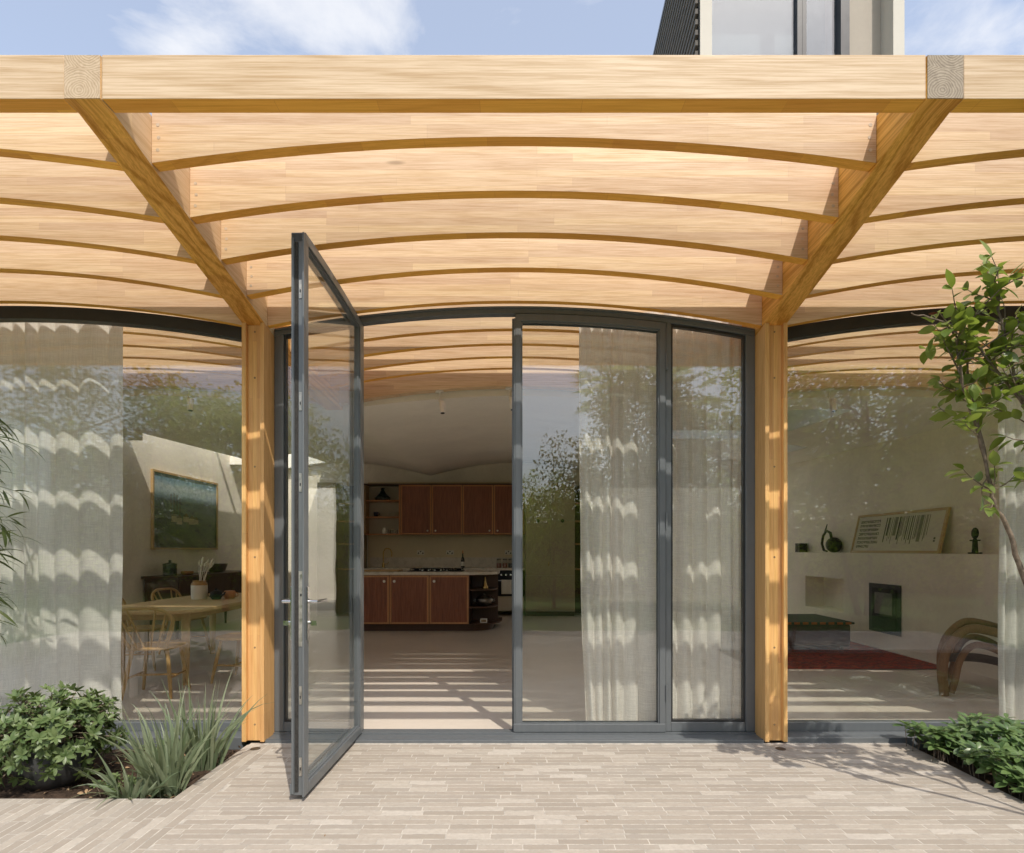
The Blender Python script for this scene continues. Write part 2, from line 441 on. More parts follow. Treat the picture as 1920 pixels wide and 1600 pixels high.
def reeded(name, col):
    t = NT(name); c = t.coords()
    sp = t.n('SeparateXYZ'); t.put(sp.inputs[0], c)
    s = t.math('SINE', t.math('MULTIPLY', sp.outputs[0], 2*PI/.022))
    n = t.noise(t.coords((1,1,.06), 3), 60, 4)
    t.bump(s, .8, .003)
    return t.set(t.mix(t.ramp(n, .3, .7), tuple(x*.75 for x in col), tuple(x*1.2 for x in col)), .42, 0, .4)
m_reed = reeded('reeded walnut', (.27,.098,.052))
m_walnut_edge = wood('cherry lipping', 'z', (.56,.275,.125), (.40,.165,.07), None, .4, knots=False)
m_darkwood = wood('dark walnut', 'z', (.095,.050,.030), (.05,.026,.016), None, .4, knots=False)
m_worktop = plain('pale stone worktop', (.62,.55,.45), .3, 0, .08, 12, .02)
m_cream = plain('cream lacquer', (.50,.44,.34), .5, 0, .04, 3, .02)
m_brass = plain('aged brass', (.50,.34,.13), .3, 1, .15, 15, 0)
m_ivory = plain('ivory ceramic', (.74,.70,.60), .35, 0, .06, 12, .02)
m_black = plain('black enamel', (.014,.014,.015), .5, 0, .3, 12, .05, .2)
m_iron = plain('black iron', (.013,.013,.013), .65, 0, .3, 30, .2, .15)
m_oak = wood('pale oak', 'y', (.50,.34,.175), (.34,.20,.09), None, .4, knots=False)
m_elm = wood('golden elm', 'z', (.46,.29,.12), (.30,.165,.06), None, .35, knots=False)
m_green_glaze = plain('dark green glaze', (.028,.040,.034), .25, 0, .4, 14, .05)
m_pewter = plain('pewter', (.22,.20,.17), .35, .9, .2, 15, .05)
m_white = plain('white paint', (.78,.77,.73), .5, 0, .03, 5, .02)

# ------------------------------------------------------------------ ground, patio
struct('lawn', MB().box(-150, 150, -150, 150, -.30, -.09), m_lawn)
PX0, PX1, PY0, PY1 = -7.0, 6.6, -1.2, 4.0
BX0, BX1, BFY = -1.78, 2.62, 3.12        # planting bed edges
patio_bed = MB()
patio_bed.box(PX0, BX0+.0, PY0, BFY, -.085, -.0004)
patio_bed.box(BX0, BX1, PY0, 4.02, -.085, -.0004)
patio_bed.box(BX1, PX1, PY0, .6, -.085, -.0004)
patio = struct('patio', patio_bed, m_joint, 'pale clay brick paving laid in long thin courses')
rnd = random.Random(4)
def brick_mesh(L, Wd, jit, name=None, r=rnd):
    """a chamfered paver, top at z = 0"""
    b = MB(); c = .0012; h = L/2; w = Wd/2
    def j(): return r.uniform(-jit, jit)
    lo = [(-h+j(),-w+j(),-.03),(h+j(),-w+j(),-.03),(h+j(),w+j(),-.03),(-h+j(),w+j(),-.03)]
    mid = [(x,y,-.003) for x,y,_ in lo]
    top = [(x-math.copysign(c,x), y-math.copysign(c,y), r.uniform(-.0001,.0001)) for x,y,_ in lo]
    vs = lo+mid+top
    fs = [(8,9,10,11)]
    for a in (0,4):
        for i in range(4): fs.append((a+i, a+(i+1)%4, a+4+(i+1)%4, a+4+i))
    b.add(vs, fs); return b
def courses():
    out = []
    pitch = .0482; wd = .0440
    # cross courses between the two longitudinal edges
    y = 3.985; row = 0
    xl, xr = -1.60, BX1
    while y > PY0:
        x = xl - rnd.uniform(0, .20)
        y0 = y-pitch/2
        while x < xr:
            L = rnd.choice((.200,.202,.204,.205,.198)); a = max(x, xl); b = min(x+L, xr)
            if b-a > .03: out.append(((a+b)/2, y0, b-a-.0034, wd, 0))
            x += L
        y -= pitch; row += 1
    # long courses running towards the house on the left
    x = -1.60
    while x > PX0+.05:
        x0 = x-pitch/2
        yt = 3.985 if x0 > BX0 else BFY
        y = yt + rnd.uniform(0, .2)
        while y > PY0:
            a = max(y-.202, PY0); b = min(y, yt)
            if b-a > .03: out.append((x0, (a+b)/2, b-a-.0034, wd, 1))
            y -= .202
        x -= pitch
    x = BX1
    while x < PX1-.05:
        x0 = x+pitch/2; y = .6-rnd.uniform(0,.2)
        while y > PY0+.2:
            out.append((x0, y-.1, .199, wd, 1)); y -= .202
        x += pitch
    return out
def build_bricks():
    variants = {}
    def variant(k): 
        if k not in variants: variants[k] = brick_mesh(.2, .0440, .0009).mesh('brick', m_brick)
        return variants[k]
    all_ = courses()
    vis = [b for b in all_ if inview(Vector((b[0], b[1], 0)), 25)]
    vis.sort(key=lambda b: (b[1]))
    near = vis[:300]; near_set = set(id(b) for b in near)
    for i, (x, y, L, w, o) in enumerate(near):
        ob = bpy.data.objects.new('brick', variant(i % 14)); C.objects.link(ob); ob.parent = patio
        ob.location = (x, y, rnd.uniform(-.0001, .0004)); ob.scale = (L/.2, 1, 1)
        ob.rotation_euler = (rnd.uniform(-.003,.003), rnd.uniform(-.0006,.0006), (PI/2 if o else 0)+rnd.uniform(-.003,.003))
    far = MB()
    for b in all_:
        if id(b) in near_set: continue
        x, y, L, w, o = b
        M = Matrix.Translation((x, y, rnd.uniform(-.0001,.0004))) @ Euler((rnd.uniform(-.003,.003), rnd.uniform(-.0006,.0006), (PI/2 if o else 0)+rnd.uniform(-.003,.003))).to_matrix().to_4x4()
        m = brick_mesh(L, w, .0007).xf(M); far.add(m.v, m.f)
    tag(far.build('brick_courses', m_brick, patio), kind='stuff')
build_bricks()
def soil(name, x0, x1, y0, y1, seed):
    r = random.Random(seed)
    ph = [(r.uniform(0,6), r.uniform(4,14), r.uniform(4,14)) for _ in range(6)]
    def fn(u, v):
        x = x0+(x1-x0)*u; y = y0+(y1-y0)*v
        z = -.035+sum(.006*math.sin(a+x*b+y*c) for a,b,c in ph)+r.uniform(-.006,.008)
        if u in (0,1) or v in (0,1): z = -.045
        return Vector((x,y,z))
    struct(name, MB().grid(fn, 90, 50), m_soil, smooth=180)
soil('planting_bed', PX0, BX0-.004, BFY+.004, 4.02, 1)
soil('planting_bed', BX1+.004, PX1, .605, 4.02, 2)

# ------------------------------------------------------------------ house shell
FLOOR_Y1 = 12.35
XL, XR = -1.761, 1.746                   # grid lines of the timber beams
GRID = (XL-3.507, XL, XR, XR+3.507)
struct('floor', MB().box(-5.6, 5.6, 4.26, 12.6, -.25, .004), m_floor)
WLX = -5.20; WRX = 4.80
def wall(name, mb, mat, label): return struct(name, mb, mat, label, 'wall')
swm = MB(); swm.box(WLX-.25, WLX, 7.0, 12.35, 0, 3.42); swm.box(WLX-.25, WLX, 4.22, 7.0, 2.75, 3.42); swm.box(WLX-.25, WLX, 4.22, 4.4, 0, 2.75)  # gap near the glass wall is an added, unseen opening for sky light
wall('side_wall', swm, m_wall, 'pale plaster wall behind the dining table, hung with the landscape painting')
rw = MB()
rw.box(WRX+.2, WRX+.5, 4.22, 12.35, 1.255, 3.42)
N0, N1 = 8.75, 9.90
rw.box(WRX, WRX+.5, 4.22, N0, 0, 1.255); rw.box(WRX, WRX+.5, N1, 12.35, 0, 1.255)
rw.box(WRX, WRX+.5, N0, N1, 0, .37); rw.box(WRX, WRX+.5, N0, N1, .87, 1.255); rw.box(WRX+.3, WRX+.5, N0, N1, .37, .87)
wall('fireplace_wall', rw, m_wall, 'thick beige plaster wall with a ledge, a square niche and the inset stove')
bw = MB(); bw.box(-5.45, 1.7, 12.35, 12.6, 0, 3.42); bw.box(4.7, 5.3, 12.35, 12.6, 0, 3.42); bw.box(1.7, 4.7, 12.35, 12.6, 2.6, 3.42)  # rear opening added behind the curtain to brighten the rooms
wall('back_wall', bw, m_wall, 'beige plaster wall behind the kitchen units')
struct('backsplash', MB().box(-3.05, .18, 12.335, 12.349, .94, 2.7), m_wall_back)

def arch_fn(xc, zc, rise, hw=1.6785): return lambda x: zc-rise*((x-xc)/hw)**2
def vault(x, y):
    """underside of the ceiling: one shallow vault per bay, rising to the back"""
    t = (y-5.8)/6.55
    k = round((x-(XL+XR)/2)/3.507); xc = (XL+XR)/2+3.507*k
    u = min(1, abs(x-xc)/1.7535)
    crown = 2.80+.30*t; val = 2.655+.17*t
    return crown-(crown-val)*(u**1.8)
def ceiling():
    mb = MB()
    def piece(x0, x1, y0, y1):
        nx = max(3, int((x1-x0)*12)); ny = max(3, int((y1-y0)*4))
        X = lambda u: x0+(x1-x0)*u
        Y = lambda v: y0+(y1-y0)*v
        mb.grid(lambda u, v: Vector((X(u), Y(1-v), vault(X(u), Y(1-v)))), nx, ny)
        mb.grid(lambda u, v: Vector((X(u), Y(v), 3.40)), 1, 1)
        for yy in (y0, y1): mb.grid(lambda u, v: Vector((X(u), yy, vault(X(u), yy)*(1-v)+3.40*v)), nx, 1)
        for xx in (x0, x1): mb.grid(lambda u, v: Vector((xx, Y(u), vault(xx, Y(u))*(1-v)+3.40*v)), ny, 1)
    RX0, RX1, RY0, RY1 = 1.75, 3.7, 6.5, 11.3       # ceiling opening added out of view to brighten the kitchen
    piece(-4.76, -4.70, 5.82, 12.35); piece(-3.85, RX0, 5.82, 12.35); piece(4.5, 5.45, 5.82, 12.35)
    piece(RX1, 4.499, 5.82, 9.2); piece(RX1, 4.499, 11.301, 12.35)  # the gap between these pieces widens the added opening
    piece(-4.699, -3.851, 5.82, 10.6); piece(-4.699, -3.851, 12.2, 12.35)      # second opening, added over the larder corner to light the room
    piece(RX0+.001, RX1-.001, 5.82, RY0); piece(RX0+.001, RX1-.001, RY1, 12.35)
    for a, b in ((5.82, 7.62), (10.86, 12.35), (10.13, 10.16)):
        zz = vault(-5, a) if b-a > .1 else 3.3
        mb.hexa([(WLX-.2,a,zz),(-4.761,a,zz),(-4.761,b,zz),(WLX-.2,b,zz),(WLX-.2,a,3.399),(-4.761,a,3.399),(-4.761,b,3.399),(WLX-.2,b,3.399)])
    return struct('ceiling', mb, m_ceil, smooth=40)
ceiling()
wall('bounce_wall', MB().box(-6, 8, 15.6, 15.85, -.1, 3.6), m_wall, 'pale unseen wall added behind the house to bounce sunlight indoors')  # added reflector, throws sunlight in through the rear opening
struct('courtyard', MB().box(-6, 8, 12.61, 15.6, -.08, -.02), m_brick)
# low roof edges at both ends of the house so nothing is open to the side
struct('end_wall', MB().box(5.31, 5.6, 4.22, 12.6, 0, 3.42), m_wall)

# ------------------------------------------------------------------ timber canopy
canopy = thing('timber_canopy', 'pale pine canopy of curved slats carried by sloping beams and square posts', 'canopy', (XL, 2.43, 0))
TOP = 3.31
FY0, FY1 = 2.43, 2.51
BH = .075
def beam_z(y): return 3.134-(max(y, FY1)-FY1)*.209
for xb in GRID:
    mb = MB()
    prof = [(FY0-.001, 3.132), (FY1, 3.132), (4.186, beam_z(4.186)), (4.186, TOP), (FY0-.001, TOP)]
    mb.prism(prof, 'x', xb-BH, xb+BH)
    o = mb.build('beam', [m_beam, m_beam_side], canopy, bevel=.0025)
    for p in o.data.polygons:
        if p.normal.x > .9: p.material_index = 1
    e = MB().box(xb-BH+.002, xb+BH-.002, FY0-.004, FY0-.0012, 3.134, TOP-.001)
    eo = bpy.data.objects.new('end_grain', e.mesh('end_grain', m_end, Vector((xb, FY0, 3.134)))); C.objects.link(eo)
    eo.parent = o; eo.location = Vector((xb, FY0, 3.134))-BASE[canopy.name]
    # post: core between two cheek boards
    z0 = .012
    for (a, b, ya, nm) in ((-.075, -.047, 4.0, 'cheek_board'), (.049, .075, 4.0, 'cheek_board'), (-.0465, .0485, 4.032, 'post_core')):
        zf, zb = beam_z(ya)-.001, beam_z(4.186)-.001
        p = MB().hexa([(xb+a,ya,z0),(xb+b,ya,z0),(xb+b,4.19,z0),(xb+a,4.19,z0),(xb+a,ya,zf),(xb+b,ya,zf),(xb+b,4.19,zb),(xb+a,4.19,zb)])
        po = p.build(nm, m_col, canopy, bevel=.002)
        if nm == 'post_core':
            for z in (2.77, 2.46, 1.86, 1.25, .64, .12):
                MB().tube([(xb, 4.0325, z), (xb, 4.0300, z)], .0065, 10).build('plug', m_dry, po)
    MB().box(xb-.05, xb+.05, 4.05, 4.15, -.02, .0125).build('post_foot', m_frame_dark, canopy)
# fascia boards between the beam ends
for a, b in ((-5.343-.6, GRID[0]-BH), (GRID[0]+BH, XL-BH), (XL+BH, XR-BH), (XR+BH, GRID[3]-BH), (GRID[3]+BH, GRID[3]+.7)):
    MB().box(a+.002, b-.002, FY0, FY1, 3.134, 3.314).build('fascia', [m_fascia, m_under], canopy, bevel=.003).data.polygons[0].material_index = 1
SLATS = [(2.765, 3.211, 3.090), (3.090, 3.157, 3.019), (3.415, 3.114, 2.959), (3.739, 3.066, 2.893), (4.050, 2.988, 2.818)]
for g in range(3):
    x0, x1 = GRID[g]+BH+.001, GRID[g+1]-BH-.001; xc = (x0+x1)/2
    for i, (y, zc, ze) in enumerate(SLATS):
        th = .066 if i < 4 else .05
        hump = (.022, .09, .012, 0, 0)[i]
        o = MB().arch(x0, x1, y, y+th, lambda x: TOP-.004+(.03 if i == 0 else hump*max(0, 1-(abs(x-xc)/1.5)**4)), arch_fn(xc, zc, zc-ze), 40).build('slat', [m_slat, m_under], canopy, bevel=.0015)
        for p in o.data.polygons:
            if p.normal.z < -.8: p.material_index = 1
        if i < 4:
            for sgn, xe in ((1, x0), (-1, x1)):
                for q in range(3):
                    z = ze+.06+q*.058
                    xx = xe+sgn*(.028+.004*(q % 2))
                    MB().tube([(xx, y+.001, z), (xx, y-.0012, z)], .0085, 9).build('plug', m_plug, o)
# inner slats under the rooflight, inside the house
rl = thing('rooflight', 'glazed rooflight over curved pine slats just inside the glass wall', 'rooflight', (0, 4.3, 2.9))
for g in range(3):
    x0, x1 = GRID[g]+BH+.001, GRID[g+1]-BH-.001; xc = (x0+x1)/2
    for k in range(4):
        y = 4.46+.32*k
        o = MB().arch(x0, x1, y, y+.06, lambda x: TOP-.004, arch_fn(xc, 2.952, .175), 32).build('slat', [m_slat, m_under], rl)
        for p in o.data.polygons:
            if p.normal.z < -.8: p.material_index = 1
    MB().arch(x0, x1, 5.70, 5.80, lambda x: TOP-.002, arch_fn(xc, 2.862, .17), 32).build('header_beam', m_slat, rl)
    MB().box(x0-.07, x1+.07, 4.12, 5.80, 3.325, 3.337).build('pane', m_roofglass, rl)
for xb in GRID:
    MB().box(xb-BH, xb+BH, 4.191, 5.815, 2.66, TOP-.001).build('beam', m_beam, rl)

# ------------------------------------------------------------------ glass wall
GY0, GY1 = 4.165, 4.235
RISE = .160
def fr(xc, d=0): return arch_fn(xc, 2.998-d, RISE)
XC = (XL+XR)/2; XA, XB_ = XL+BH+.001, XR-BH-.001
JW = .066
screen = thing('glazed_screen', 'grey steel glazed door screen between the two posts, arched at the head', 'glazed screen', (XC, GY0, 0))
f = MB(); f.arch(XA, XB_, GY0, GY1, fr(XC), fr(XC, .05), 36)
f.arch(XA+.01, XB_-.01, GY0-.012, GY0+.02, fr(XC, .003), fr(XC, .016), 36)
f.build('head_frame', m_frame, screen, bevel=.002)
MXL0, MXL1 = -1.138, -1.076              # posts beside the doors
MXR0, MXR1 = 1.046, 1.084
for a, b in ((XA, XA+JW), (MXL0, MXL1), (MXR0, MXR1), (XB_-JW, XB_)):
    t0 = fr(XC, .0505)(a); t1 = fr(XC, .0505)(b)
    MB().hexa([(a,GY0+.001,.03),(b,GY0+.001,.03),(b,GY1-.001,.03),(a,GY1-.001,.03),(a,GY0+.001,t0),(b,GY0+.001,t1),(b,GY1-.001,t1),(a,GY1-.001,t0)]).build('mullion', m_frame, screen, bevel=.003)
sill = MB(); sill.box(XA, XB_, 4.015, 4.262, -.05, .018); sill.box(XA, XB_, 4.15, 4.245, .0181, .027); sill.box(XA, XB_, 4.03, 4.045, .018, .022)
sill.build('threshold', m_frame, screen, bevel=.002)
# fixed side lights: bottom rail, beads, pane
for a, b in ((XA+JW, MXL0), (MXR1, XB_-JW)):
    MB().box(a+.001, b-.001, GY0+.004, GY1-.004, .0295, .095).build('bottom_rail', m_frame, screen, bevel=.003)
    bd = MB(); w = .014
    bd.box(a+.001, a+w, GY0+.014, GY0+.05, .0955, fr(XC,.052)(a)); bd.box(b-w, b-.001, GY0+.014, GY0+.05, .0955, fr(XC,.052)(b))
    bd.box(a+w, b-w, GY0+.014, GY0+.05, .0955, .0955+w)
    bd.arch(a+w, b-w, GY0+.014, GY0+.05, fr(XC,.0505), fr(XC,.068), 8)
    bd.build('glazing_bead', m_frame_dark, screen)
    MB().arch(a+.004, b-.004, GY0+.03, GY0+.05, fr(XC,.06), lambda x: .10, 10).build('pane', m_glass, screen)

def door_leaf(parent, name, u0, u1, lock_left, M, label=None):
    """a leaf in its closed place (x from u0 to u1); M then swings it"""
    dt = .060; SW = .042
    dp = MB(); top = fr(XC, .056); bot = .028
    ya, yb = GY0-.012, GY1-.006
    dp.box(u0, u0+SW, ya, yb, bot, min(top(u0), top(u0+SW))-.002)
    dp.box(u1-SW, u1, ya, yb, bot, min(top(u1), top(u1-SW))-.002)
    dp.arch(u0, u1, ya-.0006, yb+.0006, top, lambda x: top(x)-.050, 16)
    dp.box(u0+SW, u1-SW, ya, yb, bot, bot+.056)
    # stepped outer lip
    dp.box(u0-.012 if lock_left else u0, u1 if lock_left else u1+.012, ya-.004, ya+.004, bot+.004, bot+.062)
    door = dp.xf(M).build(name, m_frame, parent, bevel=.0035)
    if label: door['label'] = label
    b = MB(); w = .009
    for yy in (ya+.010, yb-.022):
        b.box(u0+SW, u0+SW+w, yy, yy+.012, bot+.056, top(u0+SW)-.052); b.box(u1-SW-w, u1-SW, yy, yy+.012, bot+.056, top(u1-SW)-.052)
        b.box(u0+SW+w, u1-SW-w, yy, yy+.012, bot+.056, bot+.056+w)
        b.arch(u0+SW+w, u1-SW-w, yy, yy+.012, lambda x: top(x)-.050, lambda x: top(x)-.050-w, 12)
    b.xf(M).build('glazing_bead', m_frame, door)
    MB().arch(u0+SW-.008, u1-SW+.008, GY0+.022, GY0+.042, lambda x: top(x)-.046, lambda x: bot+.06, 12).xf(M).build('pane', m_glass, door)
    le = u0 if lock_left else u1; sg = -1 if lock_left else 1
    def bx(y0, y1, z0, z1, t=.003, off=0): 
        a, c = sorted((le+sg*(off+.0005), le+sg*(off+t))); return MB().box(a, c, y0, y1, z0, z1).xf(M)
    lip = MB(); a, c = sorted((le-sg*.004, le+sg*.022)); lip.box(a, c, yb-.010, yb-.001, bot, top(le)-.01)
    a, c = sorted((le+sg*.0005, le+sg*.009)); lip.box(a, c, ya+.004, ya+.016, bot+.01, top(le)-.03)
    lip.xf(M).build('rebate_lip', m_frame, door)
    bx(ya+.020, ya+.038, bot+.02, top(le)-.05, .004).build('brush_seal', m_rubber, door)
    lp = bx(ya+.040, ya+.064, .80, 1.19, .0035).build('lock_plate', m_galv, door)
    for z in (.83, .93, 1.0, 1.06, 1.16):
        bx(ya+.048, ya+.056, z, z+.012, .0055, .0).build('screw', m_frame_dark if z in (1.06,) else m_silver, lp)
    for z in (2.60, 2.02, 1.60, .50, .13):
        kp = bx(ya+.042, ya+.056, z, z+.095, .0035).build('keep_plate', m_galv, door)
        bx(ya+.046, ya+.052, z+.03, z+.045, .006).build('screw', m_frame_dark, kp)
    # lever handles on both faces
    hx = le-sg*.022
    for yy, s in (() if lock_left else ((ya, -1), (yb, 1))):
        y2 = sorted((yy, yy+s*.008))
        esc = MB().box(hx-.016, hx+.016, y2[0], y2[1], .83, 1.11).xf(M).build('escutcheon', m_chrome, door, bevel=.002)
        h = MB(); h.tube([(hx, yy+s*.006, 1.03), (hx, yy+s*.055, 1.03)], .009, 10)
        h.tube([(hx, yy+s*.05, 1.03), (hx-sg*.02, yy+s*.056, 1.03), (hx-sg*.125, yy+s*.056, 1.028)], [.009,.010,.0085], 10)
        h.xf(M).build('lever_handle', m_chrome, door, smooth=50)
        k = MB(); k.tube([(hx, yy+s*.004, .92), (hx, yy+s*.020, .92)], .011, 10); k.box(hx-.003, hx+.003, min(yy+s*.02, yy+s*.05), max(yy+s*.02, yy+s*.05), .905, .93)
        k.xf(M).build('cylinder_lock', m_chrome, door)
    hj = u1 if lock_left else u0
    hs = 1 if lock_left else -1
    for z in (.25, 1.45, 2.55):
        MB().tube([(hj+hs*.004, ya-.006, z), (hj+hs*.004, ya-.006, z+.11)], .007, 10).xf(M).build('hinge', m_frame, door, smooth=50)
    return door
# open left leaf: hinged on the left post, swung out a quarter turn
u0, u1 = MXL1+.004, -.012
piv = Vector((u0, GY0-.012, 0))
Mopen = Matrix.Translation((-1.072, 4.150, 0)) @ Matrix.Rotation(R(-91.0), 4, 'Z') @ Matrix.Translation(-piv-Vector((0,.0715,0)))
door_leaf(screen, 'door', u0, u1, False, Mopen, 'left door leaf standing open')
door_leaf(screen, 'door', -.004, MXR0-.003, True, Matrix.Identity(4), 'right door leaf closed')

def fixed_window(name, gx0, gx1, label):
    x0, x1 = gx0+BH+.001, gx1-BH-.001; xc = (x0+x1)/2
    w = thing(name, label, 'window', (xc, GY0, 0), 'fixed arched windows either side of the doors')
    h = MB(); h.arch(x0, x1, GY0-.01, GY1, fr(xc), fr(xc, .088), 36); h.build('head_frame', m_frame_dark, w, bevel=.003)
    s = MB(); s.box(x0, x1, GY0, GY1, .035, .095); s.box(x0, x1, 4.02, 4.262, -.05, .034); s.build('sill', m_frame, w, bevel=.003)
    j = MB(); j.box(x0, x0+.014, GY0+.002, GY1-.002, .0955, fr(xc,.0885)(x0)); j.box(x1-.014, x1, GY0+.002, GY1-.002, .0955, fr(xc,.0885)(x1))
    j.build('jamb', m_frame, w)
    MB().arch(x0+.01, x1-.01, GY0+.02, GY0+.044, fr(xc,.08), lambda x: .09, 30).build('pane', m_glass, w)
fixed_window('fixed_window', GRID[0], GRID[1], 'large fixed arched window in front of the dining table')
fixed_window('fixed_window', GRID[2], GRID[3], 'large fixed arched window in front of the fireplace wall')

# ------------------------------------------------------------------ upper storey volume
up = thing('upper_storey', 'upper floor box with pale frame, tall glazing and dark ribbed side above the canopy', 'building', (3.1, 6.5, 3.42))
UD = 6.5; k = UD/FPX
def ux(px): return (px-967)*k
m_pale = plaster('pale render', (.56,.525,.465), .7, .04)
m_panel = plaster('beige panel', (.40,.355,.30), .7, .05)
fx0, fx1 = ux(1313), ux(1696)
MB().box(fx0, ux(1335), UD, UD+.5, 3.42, 8.6).build('corner_post', m_pale, up)
MB().box(ux(1675), fx1, UD, UD+.5, 3.42, 8.6).build('corner_post', m_pale, up)
MB().box(ux(1335), ux(1675), UD, UD+.5, 8.3, 8.598).build('top_band', m_pale, up)
MB().box(ux(1605), ux(1675)-.001, UD+.22, UD+.4, 3.42, 8.3).build('side_panel', m_panel, up)
mu = MB(); mu.box(ux(1505), ux(1514), UD+.12, UD+.22, 3.42, 8.3); mu.box(ux(1517), ux(1525), UD+.15, UD+.24, 3.42, 8.3)
mu.build('mullion', m_frame_dark, up)
MB().box(ux(1588), ux(1605)-.002, UD+.12, UD+.24, 3.42, 8.3).build('mullion', m_frame_dark, up)
MB().box(ux(1335), ux(1505), UD+.17, UD+.19, 3.42, 8.3).build('pane', m_upper_glass, up)
MB().box(ux(1525), ux(1588), UD+.19, UD+.21, 3.42, 8.3).build('pane', m_upper_glass, up)
MB().box(ux(1337), ux(1600), UD+.6, UD+.62, 3.42, 8.28).build('pane_backing', plain('grey pane backing', (.24,.26,.26), .9, 0, .04, 2), up)  # added grey sheet, stands in for sky reflected in the panes
MB().box(fx0+.05, fx1-.05, UD+.63, UD+.9, 3.42, 8.55).build('core', m_panel, up)
# dark battened side wall under a roof that falls gently to the back
def roofz(y): return 8.74-.21*(y-UD)
MB().prism([(UD+.02,3.42),(10.6,3.42),(10.6,roofz(10.6)),(UD+.02,roofz(UD+.02))], 'x', fx0-.012, fx0+.04).build('side_cladding', m_iron, up)
m_rib = plain('charred batten', (.075,.066,.056), .7, 0, .4, 12, .3)
for i in range(22):
    z = -.03-i*.115
    MB().hexa([(fx0-.045,UD+.03,roofz(UD)+z-.055),(fx0-.0125,UD+.03,roofz(UD)+z-.055),(fx0-.0125,10.6,roofz(10.6)+z-.055),(fx0-.045,10.6,roofz(10.6)+z-.055),
               (fx0-.045,UD+.03,roofz(UD)+z),(fx0-.0125,UD+.03,roofz(UD)+z),(fx0-.0125,10.6,roofz(10.6)+z),(fx0-.045,10.6,roofz(10.6)+z)]).build('batten', m_rib, up)
MB().hexa([(fx0-.05,UD,roofz(UD)),(fx1,UD,roofz(UD)),(fx1,10.65,roofz(10.65)),(fx0-.05,10.65,roofz(10.65)),(fx0-.05,UD,roofz(UD)+.06),(fx1,UD,roofz(UD)+.06),(fx1,10.65,roofz(10.65)+.06),(fx0-.05,10.65,roofz(10.65)+.06)]).build('roof', m_frame_dark, up)
MB().box(fx1-.03, fx1, UD+.51, 10.6, 3.42, 7.85).build('side_cladding', m_iron, up)
MB().box(fx0+.05, fx1-.04, 10.5, 10.6, 3.42, 7.85).build('rear_wall', m_panel, up)

# ------------------------------------------------------------------ curtains
def curtain(x0, x1, y, folds, seed, label, top, flare=0):
    r = random.Random(seed); n = int(folds*18)
    ws = [(r.uniform(.10,.26)/k, r.uniform(0,6.28), k) for k in (1,2,3,5)]
    def phi(u): return PI*folds*(u+sum(a*math.sin(2*PI*k*u+p)/(2*PI*k) for a, p, k in ws)*2.2)
    am = [(r.uniform(.15,.3), r.uniform(0,6.28), r.uniform(.6,1.7)) for _ in range(3)]
    def fold(u):
        q = phi(u); f = abs(math.sin(q))
        A = 1+sum(a*math.sin(q*k*.5+p) for a, p, k in am)
        return A*(.6-1.5*f**.9)
    def fn(u, v):
        z = .028+(1-v)*0 + v*(top(x0+(x1-x0)*u)-.028)
        w = 1-v
        A = .036*(.65+.5*w)
        x = x0+(x1-x0)*u
        x += .004*math.sin(5*z+u*40)*w
        lean = flare*(w**3)*(math.exp(-((u)/.12)**2))
        return Vector((x+lean, y+A*fold(u)+.012*math.sin(3*z+9*u)*w, z))
    o = MB().grid(fn, n, 26).build('curtain', m_curtain, None, smooth=180, loc=((x0+x1)/2, y, 0))
    tag(o, label, 'curtain', 'linen sheers behind the glass wall')
    return o
curtain(-5.05, -2.86, 4.37, 17, 3, 'pale linen sheer behind the left window beside the dining table', lambda x: 3.03)
curtain(.462, 1.655, 4.37, 12, 8, 'pale linen sheer drawn behind the closed door leaf and side light', lambda x: 3.03, .05)
curtain(3.52, 4.70, 4.37, 10, 5, 'pale linen sheer at the edge of the fireplace window behind the camellia', lambda x: 3.03)


# ------------------------------------------------------------------ kitchen
DU = 11.95                                # front of the wall units
isl = thing('kitchen_island', 'dark red reeded kitchen island with pale worktop and rounded open shelf end', 'kitchen island', (-1.6, 9.45, 0))
IY0, IY1 = 9.45, 10.35
IX0, IX1 = -2.46, -.735
MB().box(IX0, IX1, IY0+.03, IY1, .10, .896).build('carcass', m_darkwood, isl)
pl = MB(); pts = [(IX0+.02, IY1-.05), (IX0+.02, IY0+.07), (IX1, IY0+.07)]
pts += [(IX1+.37*math.sin(q), IY0+.07+.37*(1-math.cos(q))) for q in [R(a) for a in range(10, 91, 10)]]+[(IX1+.37, IY1-.05)]
pl.prism(pts, 'z', .005, .0995); pl.build('plinth', m_darkwood, isl)
def round_slab(r, z0, z1, x0=None):
    x0 = IX0-.03 if x0 is None else x0
    p = [(x0, IY1+.02), (x0, IY0-.02), (IX1, IY0-.02)]
    p += [(IX1+r*math.sin(q), IY0-.02+r*(1-math.cos(q))) for q in [R(a) for a in range(10, 91, 10)]]+[(IX1+r, IY1+.02)]
    return MB().prism(p, 'z', z0, z1)
round_slab(.46, .900, .945).build('worktop', m_ivory if False else m_worktop, isl, bevel=.004)
for z in (.105, .372, .650): round_slab(.50 if z < .2 else .43, z, z+.022, IX1+.001).build('shelf', m_darkwood, isl)
MB().box(IX1+.002, IX1+.44, 9.93, 9.96, .128, .897).build('shelf_back', m_darkwood, isl)
